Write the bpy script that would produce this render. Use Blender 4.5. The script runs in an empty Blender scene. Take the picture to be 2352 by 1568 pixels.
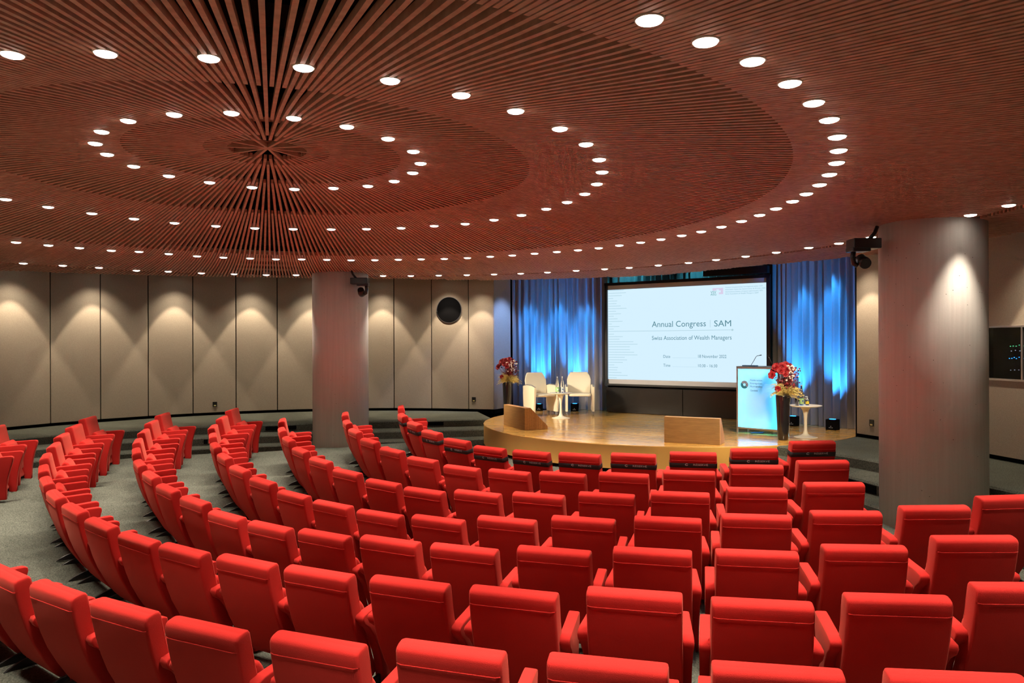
import bpy, bmesh, math, random
import numpy as np
from mathutils import Vector, Matrix, geometry

random.seed(7)
sc = bpy.context.scene
COL = sc.collection
PI = math.pi
UP = 1.98            # camera height above the perimeter floor; everything is written relative to the lens, then lifted by this

# ------------------------------------------------------------------ camera
cam_d = bpy.data.cameras.new('camera')
cam = bpy.data.objects.new('camera', cam_d)
COL.objects.link(cam)
cam_d.sensor_width = 36
cam_d.lens = 1742 * 36 / 2352
cam_d.shift_y = 3 / 2352
cam_d.clip_start = 0.05
cam_d.clip_end = 100
cam.location = (0, 0, UP)
cam.rotation_euler = (Matrix.Rotation(PI/2, 3, 'X') @ Matrix.Rotation(-0.0035, 3, 'Z')).to_euler()
sc.camera = cam

# ------------------------------------------------------------------ world, view
w = bpy.data.worlds.new('world'); sc.world = w; w.use_nodes = True
w.node_tree.nodes['Background'].inputs[0].default_value = (0.9, 0.75, 0.62, 1)
w.node_tree.nodes['Background'].inputs[1].default_value = 0.0
sc.view_settings.view_transform = 'Standard'
sc.view_settings.look = 'None'
sc.view_settings.gamma = 1
sc.view_settings.use_curve_mapping = False
sc.view_settings.exposure = 0.64
sc.cycles.max_bounces = 6
sc.cycles.diffuse_bounces = 3
sc.cycles.glossy_bounces = 3
sc.cycles.transmission_bounces = 6
sc.cycles.adaptive_threshold = 0.15
sc.cycles.adaptive_min_samples = 24
sc.cycles.light_sampling_threshold = 0.02

DOWN_W = 105.0        # watts of one downlight
DOWN_COL = (1.0, 0.86, 0.70)
WASH_W = 95.0
BLUE_W = 560.0

# ------------------------------------------------------------------ data
HUB = (-2.30, 7.16)
RING_Z = (1.75, 1.549, 1.332, 1.25)
ROWS = [[[-1.906,12.961,-1.869],[-1.778,12.282,-1.944],[-1.502,11.646,-2.012],[-1.174,11.036,-2.075],[-0.764,10.481,-2.127],[-0.3,9.98,-2.164],[0.238,9.567,-2.16],[0.817,9.226,-2.143],[1.43,8.967,-2.109],[2.098,8.806,-2.071],[2.781,8.724,-2.021],[3.464,8.755,-1.939]],[[-2.759,12.499,-1.941],[-2.575,11.834,-2.008],[-2.32,11.19,-2.07],[-1.989,10.58,-2.136],[-1.59,10.012,-2.189],[-1.126,9.495,-2.234],[-0.605,9.04,-2.265],[-0.037,8.656,-2.251],[0.551,8.326,-2.222],[1.186,8.087,-2.188],[1.844,7.918,-2.137],[2.52,7.826,-2.064],[3.199,7.82,-2.017]],[[-3.627,11.936,-1.987],[-3.424,11.275,-2.058],[-3.141,10.642,-2.119],[-2.801,10.036,-2.187],[-2.396,9.471,-2.238],[-1.949,8.944,-2.293],[-1.446,8.476,-2.333],[-0.935,8.036,-2.341],[-0.355,7.69,-2.302],[0.252,7.393,-2.265],[0.887,7.158,-2.217],[1.542,6.983,-2.175],[2.214,6.876,-2.117],[2.897,6.835,-2.063]],[[-4.732,12.795,-1.894],[-4.641,12.109,-1.96],[-4.517,11.428,-2.029],[-4.263,10.785,-2.083],[-3.977,10.153,-2.138],[-3.625,9.552,-2.196],[-3.23,8.977,-2.259],[-2.781,8.445,-2.306],[-2.295,7.953,-2.359],[-1.781,7.505,-2.371],[-1.244,7.098,-2.374],[-0.664,6.759,-2.348],[-0.05,6.482,-2.291],[0.581,6.247,-2.236],[1.241,6.07,-2.197],[1.907,5.946,-2.149],[2.579,5.871,-2.106],[3.247,5.838,-2.06],[3.912,5.979,-2.012]],[[-5.638,12.218,-1.915],[-5.498,11.547,-1.968],[-5.3,10.892,-2.032],[-5.068,10.249,-2.09],[-4.777,9.631,-2.137],[-4.44,9.033,-2.197],[-4.039,8.475,-2.24],[-3.609,7.937,-2.288],[-3.121,7.452,-2.317],[-2.631,6.978,-2.357],[-2.098,6.561,-2.358],[-1.538,6.19,-2.337],[-0.95,5.871,-2.307],[-0.357,5.568,-2.288],[0.29,5.355,-2.248],[0.951,5.172,-2.204],[1.618,5.031,-2.18],[2.298,4.961,-2.128],[2.991,4.918,-2.058]],[[-6.514,11.63,-1.913],[-6.346,10.969,-1.964],[-6.139,10.324,-2.019],[-5.872,9.704,-2.069],[-5.597,9.088,-2.121],[-5.261,8.503,-2.171],[-4.882,7.945,-2.208],[-4.464,7.413,-2.248],[-3.997,6.92,-2.277],[-3.502,6.453,-2.304],[-2.972,6.027,-2.323],[-2.436,5.616,-2.303],[-1.852,5.272,-2.291],[-1.263,4.939,-2.271],[-0.637,4.669,-2.253],[0.004,4.427,-2.236],[0.679,4.251,-2.186],[1.343,4.092,-2.19],[2.017,3.984,-2.128],[2.686,3.99,-2.071]],[[-7.196,10.555,-1.931],[-6.971,9.903,-1.997],[-3.982,5.554,-2.322],[-3.428,5.137,-2.325],[-2.851,4.745,-2.312],[-2.249,4.388,-2.306],[-1.636,4.044,-2.291],[-0.972,3.777,-2.266],[-0.291,3.539,-2.212],[0.414,3.342,-2.194],[1.105,3.176,-2.157],[1.787,3.063,-2.139]]]
LIT = [[[-0.88,7.35],[-1.01,7.76],[-1.26,8.15],[-1.59,8.4],[-2.0,8.52],[-2.45,8.56],[-2.89,8.45],[-3.26,8.19],[-3.55,7.86],[-3.7,7.43],[-3.71,6.96],[-3.61,6.58],[-3.36,6.22],[-2.99,5.92],[-2.56,5.76],[-2.11,5.72],[-1.68,5.86],[-1.32,6.09],[-1.05,6.46],[-0.89,6.89]],[[0.83,7.37],[0.76,7.86],[0.61,8.32],[0.4,8.74],[0.12,9.15],[-0.22,9.5],[-0.6,9.8],[-1.02,9.99],[-1.48,10.16],[-1.96,10.24],[-2.44,10.26],[-2.94,10.21],[-3.42,10.1],[-3.86,9.9],[-4.28,9.63],[-4.63,9.3],[-4.93,8.91],[-5.18,8.48],[-5.35,8.02],[-2.65,4.03],[-2.15,4.02],[-1.63,4.09],[-1.16,4.24],[-0.71,4.45],[-0.31,4.71],[0.03,5.04],[0.35,5.46],[0.58,5.89],[0.74,6.39],[0.82,6.86]],[[2.63,7.54],[2.59,7.92],[2.52,8.31],[2.41,8.71],[2.27,9.08],[2.11,9.41],[1.92,9.75],[1.71,10.05],[1.47,10.35],[1.22,10.63],[0.95,10.87],[0.66,11.08],[0.34,11.29],[0.01,11.5],[-0.33,11.66],[-0.69,11.82],[-1.06,11.93],[-1.43,11.99],[-1.8,12.04],[-2.18,12.08],[-2.56,12.08],[-2.93,12.02],[-3.31,11.95],[-3.7,11.9],[-4.06,11.77],[-4.42,11.63],[-4.75,11.45],[-5.06,11.19],[-5.37,10.93],[-5.67,10.74],[-5.95,10.44],[-6.2,10.15],[-6.43,9.84],[0.57,3.12],[0.86,3.35],[1.14,3.58],[1.43,3.89],[1.68,4.21],[1.9,4.53],[2.11,4.91],[2.27,5.26],[2.41,5.62],[2.52,6.01],[2.6,6.4],[2.64,6.79],[2.65,7.15]],[[4.52,7.47],[4.28,9.03],[4.13,9.57],[3.92,10.01],[3.67,10.52],[3.39,10.99],[3.08,11.43],[2.76,11.84],[2.36,12.21],[1.95,12.59],[1.57,12.82],[1.11,13.08],[0.63,13.37],[0.16,13.58],[-0.32,13.73],[-0.82,13.84],[-1.34,13.92],[-1.86,13.98],[-2.37,13.97],[-3.91,13.75],[-4.43,13.68],[-4.94,13.49],[-5.44,13.29],[-5.88,12.98],[-6.32,12.77],[-6.7,12.31],[-7.08,11.96],[-7.47,11.6],[4.55,6.94]]]
UNSEEN = [[],[[-5.42,7.53],[-5.44,7.04],[-5.38,6.54],[-5.24,6.07],[-5.04,5.62],[-4.76,5.21],[-4.42,4.85],[-4.03,4.54],[-3.6,4.3],[-3.13,4.13]],[[-6.64,9.51],[-6.81,9.16],[-6.95,8.8],[-7.07,8.43],[-7.15,8.05],[-7.21,7.66],[-7.23,7.27],[-7.23,6.88],[-7.19,6.49],[-7.12,6.11],[-7.02,5.73],[-6.9,5.37],[-6.74,5.01],[-6.56,4.66],[-6.35,4.34],[-6.11,4.03],[-5.85,3.74],[-5.57,3.47],[-5.27,3.22],[-4.95,3.0],[-4.61,2.8],[-4.26,2.63],[-3.9,2.49],[-3.53,2.38],[-3.14,2.3],[-2.76,2.25],[-2.37,2.23],[-1.98,2.24],[-1.59,2.28],[-1.21,2.35],[-0.83,2.45],[-0.47,2.58],[-0.11,2.74],[0.23,2.92]],[[4.49,8.0],[4.4,8.52],[-2.89,13.97],[-3.41,13.91],[-7.82,11.2],[-8.12,10.75],[-8.38,10.29],[-8.61,9.81],[-8.79,9.31],[-8.94,8.8],[-9.05,8.28],[-9.11,7.75],[-9.14,7.21],[-9.12,6.68],[-9.07,6.15],[-8.97,5.63],[-8.83,5.11],[-8.65,4.61],[-8.43,4.13],[-8.18,3.66],[-7.89,3.21],[-7.56,2.79],[-7.2,2.39],[-6.82,2.03],[-6.41,1.69],[-5.97,1.39],[-5.51,1.12],[-5.03,0.89],[-4.53,0.69],[-4.02,0.54],[-3.5,0.43],[-2.97,0.35],[-2.44,0.32],[-1.91,0.33],[-1.38,0.38],[-0.85,0.48],[-0.34,0.61],[0.17,0.78],[0.66,0.99],[1.13,1.24],[1.58,1.53],[2.01,1.85],[2.41,2.2],[2.78,2.58],[3.12,2.99],[3.43,3.42],[3.7,3.88],[3.94,4.36],[4.14,4.85],[4.3,5.36],[4.42,5.88],[4.5,6.4]]]
ROW_R = np.array([7.279, 8.631, 10.067, 11.46, 12.869, 14.314, 15.664]) * .68
ROW_H = np.array([2.343, 2.225, 2.06, 1.879, 1.634, 1.352, 1.13]) * .68
CEN = (2.995, 13.675)          # centre of the seat arcs
STC = (2.98, 14.79); STR = 3.535   # stage disc
PLAT = -1.56
STEP1, STEP2, FLOOR = -1.70, -1.84, -1.98

# ------------------------------------------------------------------ materials
def new_mat(name):
    m = bpy.data.materials.new(name); m.use_nodes = True
    nt = m.node_tree; b = nt.nodes['Principled BSDF']
    return m, nt, b
def rgb(c): return (c[0], c[1], c[2], 1)
def mat(name, col, rough=.6, metal=0., bump=0., bscale=80., var=0., vscale=6., sheen=0., sheen_tint=None, emit=None, estr=0., spec=.5, alpha=None, trans=0., coat=0.):
    m, nt, b = new_mat(name)
    b.inputs['Base Color'].default_value = rgb(col)
    b.inputs['Roughness'].default_value = rough
    b.inputs['Metallic'].default_value = metal
    b.inputs['Specular IOR Level'].default_value = spec
    b.inputs['Transmission Weight'].default_value = trans
    b.inputs['Coat Weight'].default_value = coat
    if sheen:
        b.inputs['Sheen Weight'].default_value = sheen
        b.inputs['Sheen Roughness'].default_value = .45
        b.inputs['Sheen Tint'].default_value = rgb(sheen_tint or col)
    if emit:
        b.inputs['Emission Color'].default_value = rgb(emit)
        b.inputs['Emission Strength'].default_value = estr
    tc = nt.nodes.new('ShaderNodeTexCoord')
    if var:
        n = nt.nodes.new('ShaderNodeTexNoise'); n.inputs['Scale'].default_value = vscale; n.inputs['Detail'].default_value = 6
        r = nt.nodes.new('ShaderNodeMix'); r.data_type = 'RGBA'
        r.inputs[6].default_value = rgb([c*(1-var) for c in col]); r.inputs[7].default_value = rgb([min(1, c*(1+var)) for c in col])
        nt.links.new(tc.outputs['Object'], n.inputs['Vector']); nt.links.new(n.outputs['Fac'], r.inputs[0]); nt.links.new(r.outputs[2], b.inputs['Base Color'])
    if bump:
        n = nt.nodes.new('ShaderNodeTexNoise'); n.inputs['Scale'].default_value = bscale; n.inputs['Detail'].default_value = 3
        bp = nt.nodes.new('ShaderNodeBump'); bp.inputs['Strength'].default_value = bump; bp.inputs['Distance'].default_value = .003
        nt.links.new(tc.outputs['Object'], n.inputs['Vector']); nt.links.new(n.outputs['Fac'], bp.inputs['Height']); nt.links.new(bp.outputs['Normal'], b.inputs['Normal'])
    return m

M = {}
M['red'] = mat('red_wool', (.46, .019, .016), .9, bump=.35, bscale=260, var=.10, vscale=3, sheen=.25, sheen_tint=(1, .34, .24), spec=.15)
M['black_metal'] = mat('black_steel', (.012, .012, .013), .28, spec=.6)
M['black'] = mat('matt_black', (.004, .004, .005), .9, spec=.08)
M['plenum'] = mat('dark_void', (.02, .012, .010), .95, spec=0)
M['gloss_black'] = mat('gloss_black', (.012, .010, .012), .12, coat=.5)
M['cabinet_black'] = mat('cabinet_black', (.010, .008, .008), .24)
M['band'] = mat('black_elastic', (.012, .011, .013), .7)
M['white_print'] = mat('grey_print', (.62, .62, .64), .6)
M['white_shell'] = mat('white_plastic', (.80, .74, .62), .42)
M['white_side'] = mat('cream_panel', (.80, .73, .60), .5)
M['chrome'] = mat('brushed_aluminium', (.62, .60, .58), .32, metal=.9)
M['grey_plastic'] = mat('grey_plastic', (.20, .20, .22), .5)
M['socket'] = mat('socket_black', (.01, .01, .01), .35)
M['brass'] = mat('socket_pin', (.8, .7, .3), .4)
M['frame_black'] = mat('screen_frame', (.010, .011, .016), .35)
M['curtain'] = None
M['trim_rim'] = mat('lamp_rim', (.55, .42, .33), .4)

def carpet():
    m, nt, b = new_mat('grey_green_carpet')
    tc = nt.nodes.new('ShaderNodeTexCoord')
    n = nt.nodes.new('ShaderNodeTexNoise'); n.inputs['Scale'].default_value = 75; n.inputs['Detail'].default_value = 8; n.inputs['Roughness'].default_value = .8
    n2 = nt.nodes.new('ShaderNodeTexNoise'); n2.inputs['Scale'].default_value = 3; n2.inputs['Detail'].default_value = 5; n2.inputs['Roughness'].default_value = .7
    cr = nt.nodes.new('ShaderNodeValToRGB'); cr.color_ramp.elements[0].position = .40; cr.color_ramp.elements[1].position = .62
    cr.color_ramp.elements[0].color = (.040, .047, .040, 1); cr.color_ramp.elements[1].color = (.185, .192, .155, 1)
    mx = nt.nodes.new('ShaderNodeMix'); mx.data_type = 'RGBA'; mx.blend_type = 'MULTIPLY'; mx.inputs[0].default_value = .45
    c2 = nt.nodes.new('ShaderNodeValToRGB'); c2.color_ramp.elements[0].position = .3; c2.color_ramp.elements[1].position = .7
    c2.color_ramp.elements[0].color = (.55, .55, .55, 1)
    nt.links.new(tc.outputs['Object'], n.inputs['Vector']); nt.links.new(tc.outputs['Object'], n2.inputs['Vector'])
    nt.links.new(n.outputs['Fac'], cr.inputs[0]); nt.links.new(n2.outputs['Fac'], c2.inputs[0])
    nt.links.new(cr.outputs[0], mx.inputs[6]); nt.links.new(c2.outputs[0], mx.inputs[7]); nt.links.new(mx.outputs[2], b.inputs['Base Color'])
    b.inputs['Roughness'].default_value = .95; b.inputs['Specular IOR Level'].default_value = .1
    bp = nt.nodes.new('ShaderNodeBump'); bp.inputs['Strength'].default_value = .7; bp.inputs['Distance'].default_value = .006
    nt.links.new(n.outputs['Fac'], bp.inputs['Height']); nt.links.new(bp.outputs['Normal'], b.inputs['Normal'])
    return m
M['carpet'] = carpet()

def wallfab():
    m, nt, b = new_mat('taupe_wall_fabric')
    tc = nt.nodes.new('ShaderNodeTexCoord')
    n = nt.nodes.new('ShaderNodeTexNoise'); n.inputs['Scale'].default_value = 130; n.inputs['Detail'].default_value = 5
    cr = nt.nodes.new('ShaderNodeValToRGB'); cr.color_ramp.elements[0].position = .3; cr.color_ramp.elements[1].position = .7
    cr.color_ramp.elements[0].color = (.36, .31, .245, 1); cr.color_ramp.elements[1].color = (.50, .44, .355, 1)
    nt.links.new(tc.outputs['Object'], n.inputs['Vector']); nt.links.new(n.outputs['Fac'], cr.inputs[0]); nt.links.new(cr.outputs[0], b.inputs['Base Color'])
    b.inputs['Roughness'].default_value = .9; b.inputs['Specular IOR Level'].default_value = .15
    bp = nt.nodes.new('ShaderNodeBump'); bp.inputs['Strength'].default_value = .3; bp.inputs['Distance'].default_value = .003
    nt.links.new(n.outputs['Fac'], bp.inputs['Height']); nt.links.new(bp.outputs['Normal'], b.inputs['Normal'])
    return m
M['wall'] = wallfab()

def slatwood():
    m, nt, b = new_mat('red_brown_slats')
    tc = nt.nodes.new('ShaderNodeTexCoord')
    n = nt.nodes.new('ShaderNodeTexNoise'); n.inputs['Scale'].default_value = 14; n.inputs['Detail'].default_value = 6
    cr = nt.nodes.new('ShaderNodeValToRGB'); cr.color_ramp.elements[0].position = .3; cr.color_ramp.elements[1].position = .72
    cr.color_ramp.elements[0].color = (.45, .215, .14, 1); cr.color_ramp.elements[1].color = (.62, .315, .21, 1)
    nt.links.new(tc.outputs['Object'], n.inputs['Vector']); nt.links.new(n.outputs['Fac'], cr.inputs[0]); nt.links.new(cr.outputs[0], b.inputs['Base Color'])
    b.inputs['Roughness'].default_value = .6; b.inputs['Specular IOR Level'].default_value = .3
    return m
M['slat'] = slatwood()

def concrete():
    m, nt, b = new_mat('board_marked_concrete')
    tc = nt.nodes.new('ShaderNodeTexCoord')
    mp = nt.nodes.new('ShaderNodeMapping'); mp.inputs['Scale'].default_value = (9, 9, .35)
    n = nt.nodes.new('ShaderNodeTexNoise'); n.inputs['Scale'].default_value = 3.2; n.inputs['Detail'].default_value = 8
    n3 = nt.nodes.new('ShaderNodeTexNoise'); n3.inputs['Scale'].default_value = 60; n3.inputs['Detail'].default_value = 4
    v = nt.nodes.new('ShaderNodeTexVoronoi'); v.inputs['Scale'].default_value = 13
    cr = nt.nodes.new('ShaderNodeValToRGB'); cr.color_ramp.elements[0].position = .25; cr.color_ramp.elements[1].position = .75
    cr.color_ramp.elements[0].color = (.70, .67, .62, 1); cr.color_ramp.elements[1].color = (.77, .74, .69, 1)
    add = nt.nodes.new('ShaderNodeMath'); add.operation = 'MULTIPLY_ADD'; add.inputs[1].default_value = .25
    lt = nt.nodes.new('ShaderNodeMath'); lt.operation = 'GREATER_THAN'; lt.inputs[1].default_value = .055
    mx = nt.nodes.new('ShaderNodeMix'); mx.data_type = 'RGBA'; mx.inputs[6].default_value = (.09, .07, .055, 1)
    nt.links.new(tc.outputs['Object'], mp.inputs['Vector']); nt.links.new(mp.outputs[0], n.inputs['Vector'])
    nt.links.new(tc.outputs['Object'], n3.inputs['Vector']); nt.links.new(tc.outputs['Object'], v.inputs['Vector'])
    nt.links.new(n3.outputs['Fac'], add.inputs[0]); nt.links.new(n.outputs['Fac'], add.inputs[2]); nt.links.new(add.outputs[0], cr.inputs[0])
    cr.color_ramp.elements[0].position = .45; cr.color_ramp.elements[1].position = .85
    nt.links.new(v.outputs['Distance'], lt.inputs[0]); nt.links.new(lt.outputs[0], mx.inputs[0]); nt.links.new(cr.outputs[0], mx.inputs[7])
    nt.links.new(mx.outputs[2], b.inputs['Base Color'])
    b.inputs['Roughness'].default_value = .8; b.inputs['Specular IOR Level'].default_value = .25
    bp = nt.nodes.new('ShaderNodeBump'); bp.inputs['Strength'].default_value = .35; bp.inputs['Distance'].default_value = .006
    nt.links.new(add.outputs[0], bp.inputs['Height']); nt.links.new(bp.outputs['Normal'], b.inputs['Normal'])
    return m
M['concrete'] = concrete()

def planks(name, c1, c2, rough, rot=0., scale=1., coat=0., row=.09, width=.9):
    m, nt, b = new_mat(name)
    tc = nt.nodes.new('ShaderNodeTexCoord')
    mp = nt.nodes.new('ShaderNodeMapping'); mp.inputs['Rotation'].default_value = (0, 0, rot)
    br = nt.nodes.new('ShaderNodeTexBrick'); br.inputs['Scale'].default_value = scale
    br.inputs['Color1'].default_value = rgb(c1); br.inputs['Color2'].default_value = rgb(c2)
    br.inputs['Mortar'].default_value = rgb([c*.45 for c in c1]); br.inputs['Mortar Size'].default_value = .0015
    br.inputs['Brick Width'].default_value = width; br.inputs['Row Height'].default_value = row; br.inputs['Bias'].default_value = .0
    mp2 = nt.nodes.new('ShaderNodeMapping'); mp2.inputs['Rotation'].default_value = (0, 0, rot); mp2.inputs['Scale'].default_value = (1.2, 16, 16)
    n = nt.nodes.new('ShaderNodeTexNoise'); n.inputs['Scale'].default_value = 4; n.inputs['Detail'].default_value = 7; n.inputs['Distortion'].default_value = .8
    mx = nt.nodes.new('ShaderNodeMix'); mx.data_type = 'RGBA'; mx.blend_type = 'MULTIPLY'; mx.inputs[0].default_value = .55
    cr = nt.nodes.new('ShaderNodeValToRGB'); cr.color_ramp.elements[0].position = .35; cr.color_ramp.elements[1].position = .65; cr.color_ramp.elements[0].color = (.55, .5, .42, 1)
    nt.links.new(tc.outputs['Object'], mp.inputs[0]); nt.links.new(mp.outputs[0], br.inputs['Vector'])
    nt.links.new(tc.outputs['Object'], mp2.inputs[0]); nt.links.new(mp2.outputs[0], n.inputs['Vector']); nt.links.new(n.outputs['Fac'], cr.inputs[0])
    nt.links.new(br.outputs['Color'], mx.inputs[6]); nt.links.new(cr.outputs[0], mx.inputs[7]); nt.links.new(mx.outputs[2], b.inputs['Base Color'])
    b.inputs['Roughness'].default_value = rough; b.inputs['Coat Weight'].default_value = coat; b.inputs['Coat Roughness'].default_value = .12
    return m
M['parquet'] = planks('stage_parquet', (.86, .50, .135), (.74, .40, .095), .20, rot=.55, coat=.4)
M['fascia'] = mat('stage_fascia', (.66, .37, .095), .38, var=.10, vscale=2.5)
M['oak'] = planks('oak_block', (.58, .31, .11), (.40, .18, .052), .45, row=.045, width=.35)

def curtain_mat(name, c):
    return mat(name, c, .8, bump=.2, bscale=400, var=.06, vscale=40, sheen=.3, sheen_tint=(.9, .9, 1), spec=.2)
M['curtain'] = curtain_mat('taupe_curtain', (.30, .27, .25))
M['teal_light_curtain'] = curtain_mat('teal_lit_curtain', (.30, .33, .33))  # same cloth as the taupe curtain, teal light tinted into its colour

def emis(name, col, s):
    m, nt, b = new_mat(name)
    nt.nodes.remove(b)
    e = nt.nodes.new('ShaderNodeEmission'); e.inputs[0].default_value = rgb(col); e.inputs[1].default_value = s
    nt.links.new(e.outputs[0], nt.nodes['Material Output'].inputs[0])
    return m
M['lamp'] = emis('lit_lens', (1, .90, .78), 7.5)
M['led_blue'] = emis('blue_led', (.02, .25, 1), 4)
M['led_green'] = emis('green_led', (.1, .8, .3), 1.2)
M['led_white'] = emis('white_led', (.5, .6, .8), .6)
M['led_screen'] = emis('monitor_glow', (.35, .65, .85), .8)
M['cyan_led'] = emis('cyan_led_strip', (.05, .60, 1.0), 26)
M['slide'] = emis('projected_slide', (.66, .86, 1.0), .66)
M['slide_text'] = emis('slide_text', (.085, .22, .26), .73)
M['slide_faint'] = emis('slide_rule', (.40, .58, .64), .73)
M['slide_green'] = emis('slide_green', (.03, .28, .24), .73)
M['slide_pink'] = emis('slide_pink', (.62, .50, .68), .73)
M['slide_small'] = emis('slide_small', (.22, .42, .47), .73)
M['screen_cloth'] = mat('screen_cloth', (.50, .50, .56), .7)
M['acrylic'] = None
def acrylic():
    m, nt, b = new_mat('frosted_acrylic')
    t = nt.nodes.new('ShaderNodeBsdfTranslucent'); t.inputs[0].default_value = (.62, .90, .98, 1)
    d = nt.nodes.new('ShaderNodeBsdfDiffuse'); d.inputs[0].default_value = (.60, .70, .76, 1)
    mx = nt.nodes.new('ShaderNodeMixShader'); mx.inputs[0].default_value = .45
    nt.links.new(t.outputs[0], mx.inputs[1]); nt.links.new(d.outputs[0], mx.inputs[2]); nt.links.new(mx.outputs[0], nt.nodes['Material Output'].inputs[0])
    return m
M['acrylic'] = acrylic()
M['teal_print'] = mat('teal_print', (.02, .16, .22), .6)
M['grey_logo'] = mat('grey_logo', (.20, .19, .24), .6)
def glassy(name, col, rough=.02):
    m, nt, b = new_mat(name)
    b.inputs['Base Color'].default_value = rgb(col); b.inputs['Roughness'].default_value = rough
    b.inputs['Transmission Weight'].default_value = 1; b.inputs['IOR'].default_value = 1.25
    return m
M['glass'] = glassy('clear_glass', (.95, .98, 1))
M['label_green'] = mat('green_label', (.35, .62, .28), .5)
M['label_white'] = mat('white_label', (.80, .83, .85), .5)
M['label_yellow'] = mat('yellow_label', (.85, .62, .06), .5)
M['petal'] = mat('red_petals', (.30, .006, .012), .6)
M['berry'] = mat('white_berries', (.80, .70, .66), .5)
M['berry_red'] = mat('red_berries', (.22, .012, .02), .4)
M['twig'] = mat('dark_red_twig', (.16, .02, .02), .7)
M['fern'] = mat('yellow_green_fern', (.66, .53, .20), .6)
M['grass'] = mat('dry_grass', (.62, .50, .30), .7)
M['blue_print'] = mat('blue_print', (.05, .10, .25), .5)

# ------------------------------------------------------------------ mesh helpers
class MB:
    def __init__(s): s.v = []; s.f = []; s.mi = []; s.sm = []
    def add(s, vs, fs, mi=0, smooth=False):
        o = len(s.v); s.v += [tuple(v) for v in vs]
        for f in fs: s.f.append(tuple(i+o for i in f)); s.mi.append(mi); s.sm.append(smooth)
    def box(s, c, d, rot=None, mi=0):
        x, y, z = [k/2 for k in d]
        vs = [Vector((a*x, b*y, e*z)) for a in (-1, 1) for b in (-1, 1) for e in (-1, 1)]
        if rot is not None: vs = [rot @ v for v in vs]
        vs = [v + Vector(c) for v in vs]
        s.add(vs, [(0, 1, 3, 2), (4, 6, 7, 5), (0, 4, 5, 1), (2, 3, 7, 6), (0, 2, 6, 4), (1, 5, 7, 3)], mi)
    def lathe(s, prof, n=24, c=(0, 0, 0), mi=0, capb=True, capt=True, smooth=True):
        vs = []
        for r, z in prof:
            for i in range(n):
                a = 2*PI*i/n; vs.append((c[0]+r*math.cos(a), c[1]+r*math.sin(a), c[2]+z))
        fs = []
        for k in range(len(prof)-1):
            for i in range(n):
                j = (i+1) % n; fs.append((k*n+i, k*n+j, (k+1)*n+j, (k+1)*n+i))
        s.add(vs, fs, mi, smooth)
        if capb: s.add(vs[:n], [tuple(range(n))[::-1]], mi)
        if capt: s.add(vs[-n:], [tuple(range(n))], mi)
    def prism(s, prof, h0, h1, axis='x', mi=0):
        """closed profile of 2-d points extruded along an axis"""
        n = len(prof)
        def P(p, h):
            return {'x': (h, p[0], p[1]), 'y': (p[0], h, p[1]), 'z': (p[0], p[1], h)}[axis]
        vs = [P(p, h0) for p in prof] + [P(p, h1) for p in prof]
        fs = [tuple(range(n))[::-1], tuple(range(n, 2*n))] + [(i, (i+1) % n, n+(i+1) % n, n+i) for i in range(n)]
        s.add(vs, fs, mi)
    def tube(s, pts, r, n=8, mi=0, closed=False):
        pts = [Vector(p) for p in pts]; m = len(pts); rings = []
        rr = r if isinstance(r, (list, tuple)) else [r]*m
        for i, p in enumerate(pts):
            t = (pts[min(i+1, m-1)] - pts[max(i-1, 0)]).normalized()
            a = t.orthogonal().normalized() if i == 0 else (a - t*a.dot(t)).normalized()
            b = t.cross(a)
            rings.append([p + (a*math.cos(2*PI*k/n) + b*math.sin(2*PI*k/n))*rr[i] for k in range(n)])
        vs = [v for g in rings for v in g]; fs = []
        for i in range(m-1):
            for k in range(n):
                j = (k+1) % n; fs.append((i*n+k, i*n+j, (i+1)*n+j, (i+1)*n+k))
        s.add(vs, fs, mi, True)
        s.add(rings[0], [tuple(range(n))[::-1]], mi); s.add(rings[-1], [tuple(range(n))], mi)
    def ball(s, c, r, mi=0, n=8, m=5, sq=(1, 1, 1)):
        prof = [(max(1e-4, r*math.sin(PI*k/m)), -r*math.cos(PI*k/m)) for k in range(m+1)]
        o = len(s.v); s.lathe(prof, n, (0, 0, 0), mi, False, False)
        for i in range(o, len(s.v)):
            v = s.v[i]; s.v[i] = (c[0]+v[0]*sq[0], c[1]+v[1]*sq[1], c[2]+v[2]*sq[2])
    def stack(s, rings, mi=0, smooth=True, cap=True):
        n = len(rings[0]); vs = [v for g in rings for v in g]; fs = []
        for i in range(len(rings)-1):
            for k in range(n):
                j = (k+1) % n; fs.append((i*n+k, i*n+j, (i+1)*n+j, (i+1)*n+k))
        s.add(vs, fs, mi, smooth)
        if cap: s.add(rings[0], [tuple(range(n))[::-1]], mi, smooth); s.add(rings[-1], [tuple(range(n))], mi, smooth)
    def build(s, name, mats, parent=None, loc=None, bevel=0, bseg=2, fix=True):
        me = bpy.data.meshes.new(name); me.from_pydata(s.v, [], s.f)
        for m in (mats if isinstance(mats, (list, tuple)) else [mats]): me.materials.append(m)
        me.polygons.foreach_set('material_index', s.mi); me.polygons.foreach_set('use_smooth', s.sm)
        me.update()
        if fix:
            bm = bmesh.new(); bm.from_mesh(me); bmesh.ops.remove_doubles(bm, verts=bm.verts, dist=1e-5)
            bmesh.ops.recalc_face_normals(bm, faces=bm.faces); bm.to_mesh(me); bm.free()
        o = bpy.data.objects.new(name, me); COL.objects.link(o)
        if parent: o.parent = parent
        if loc is not None: o.location = loc
        if bevel:
            md = o.modifiers.new('bevel', 'BEVEL'); md.width = bevel; md.segments = bseg; md.limit_method = 'ANGLE'; md.angle_limit = .6
        return o
def tag(o, label, cat, group=None):
    o['label'] = label; o['category'] = cat
    if group: o['group'] = group
    return o
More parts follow.
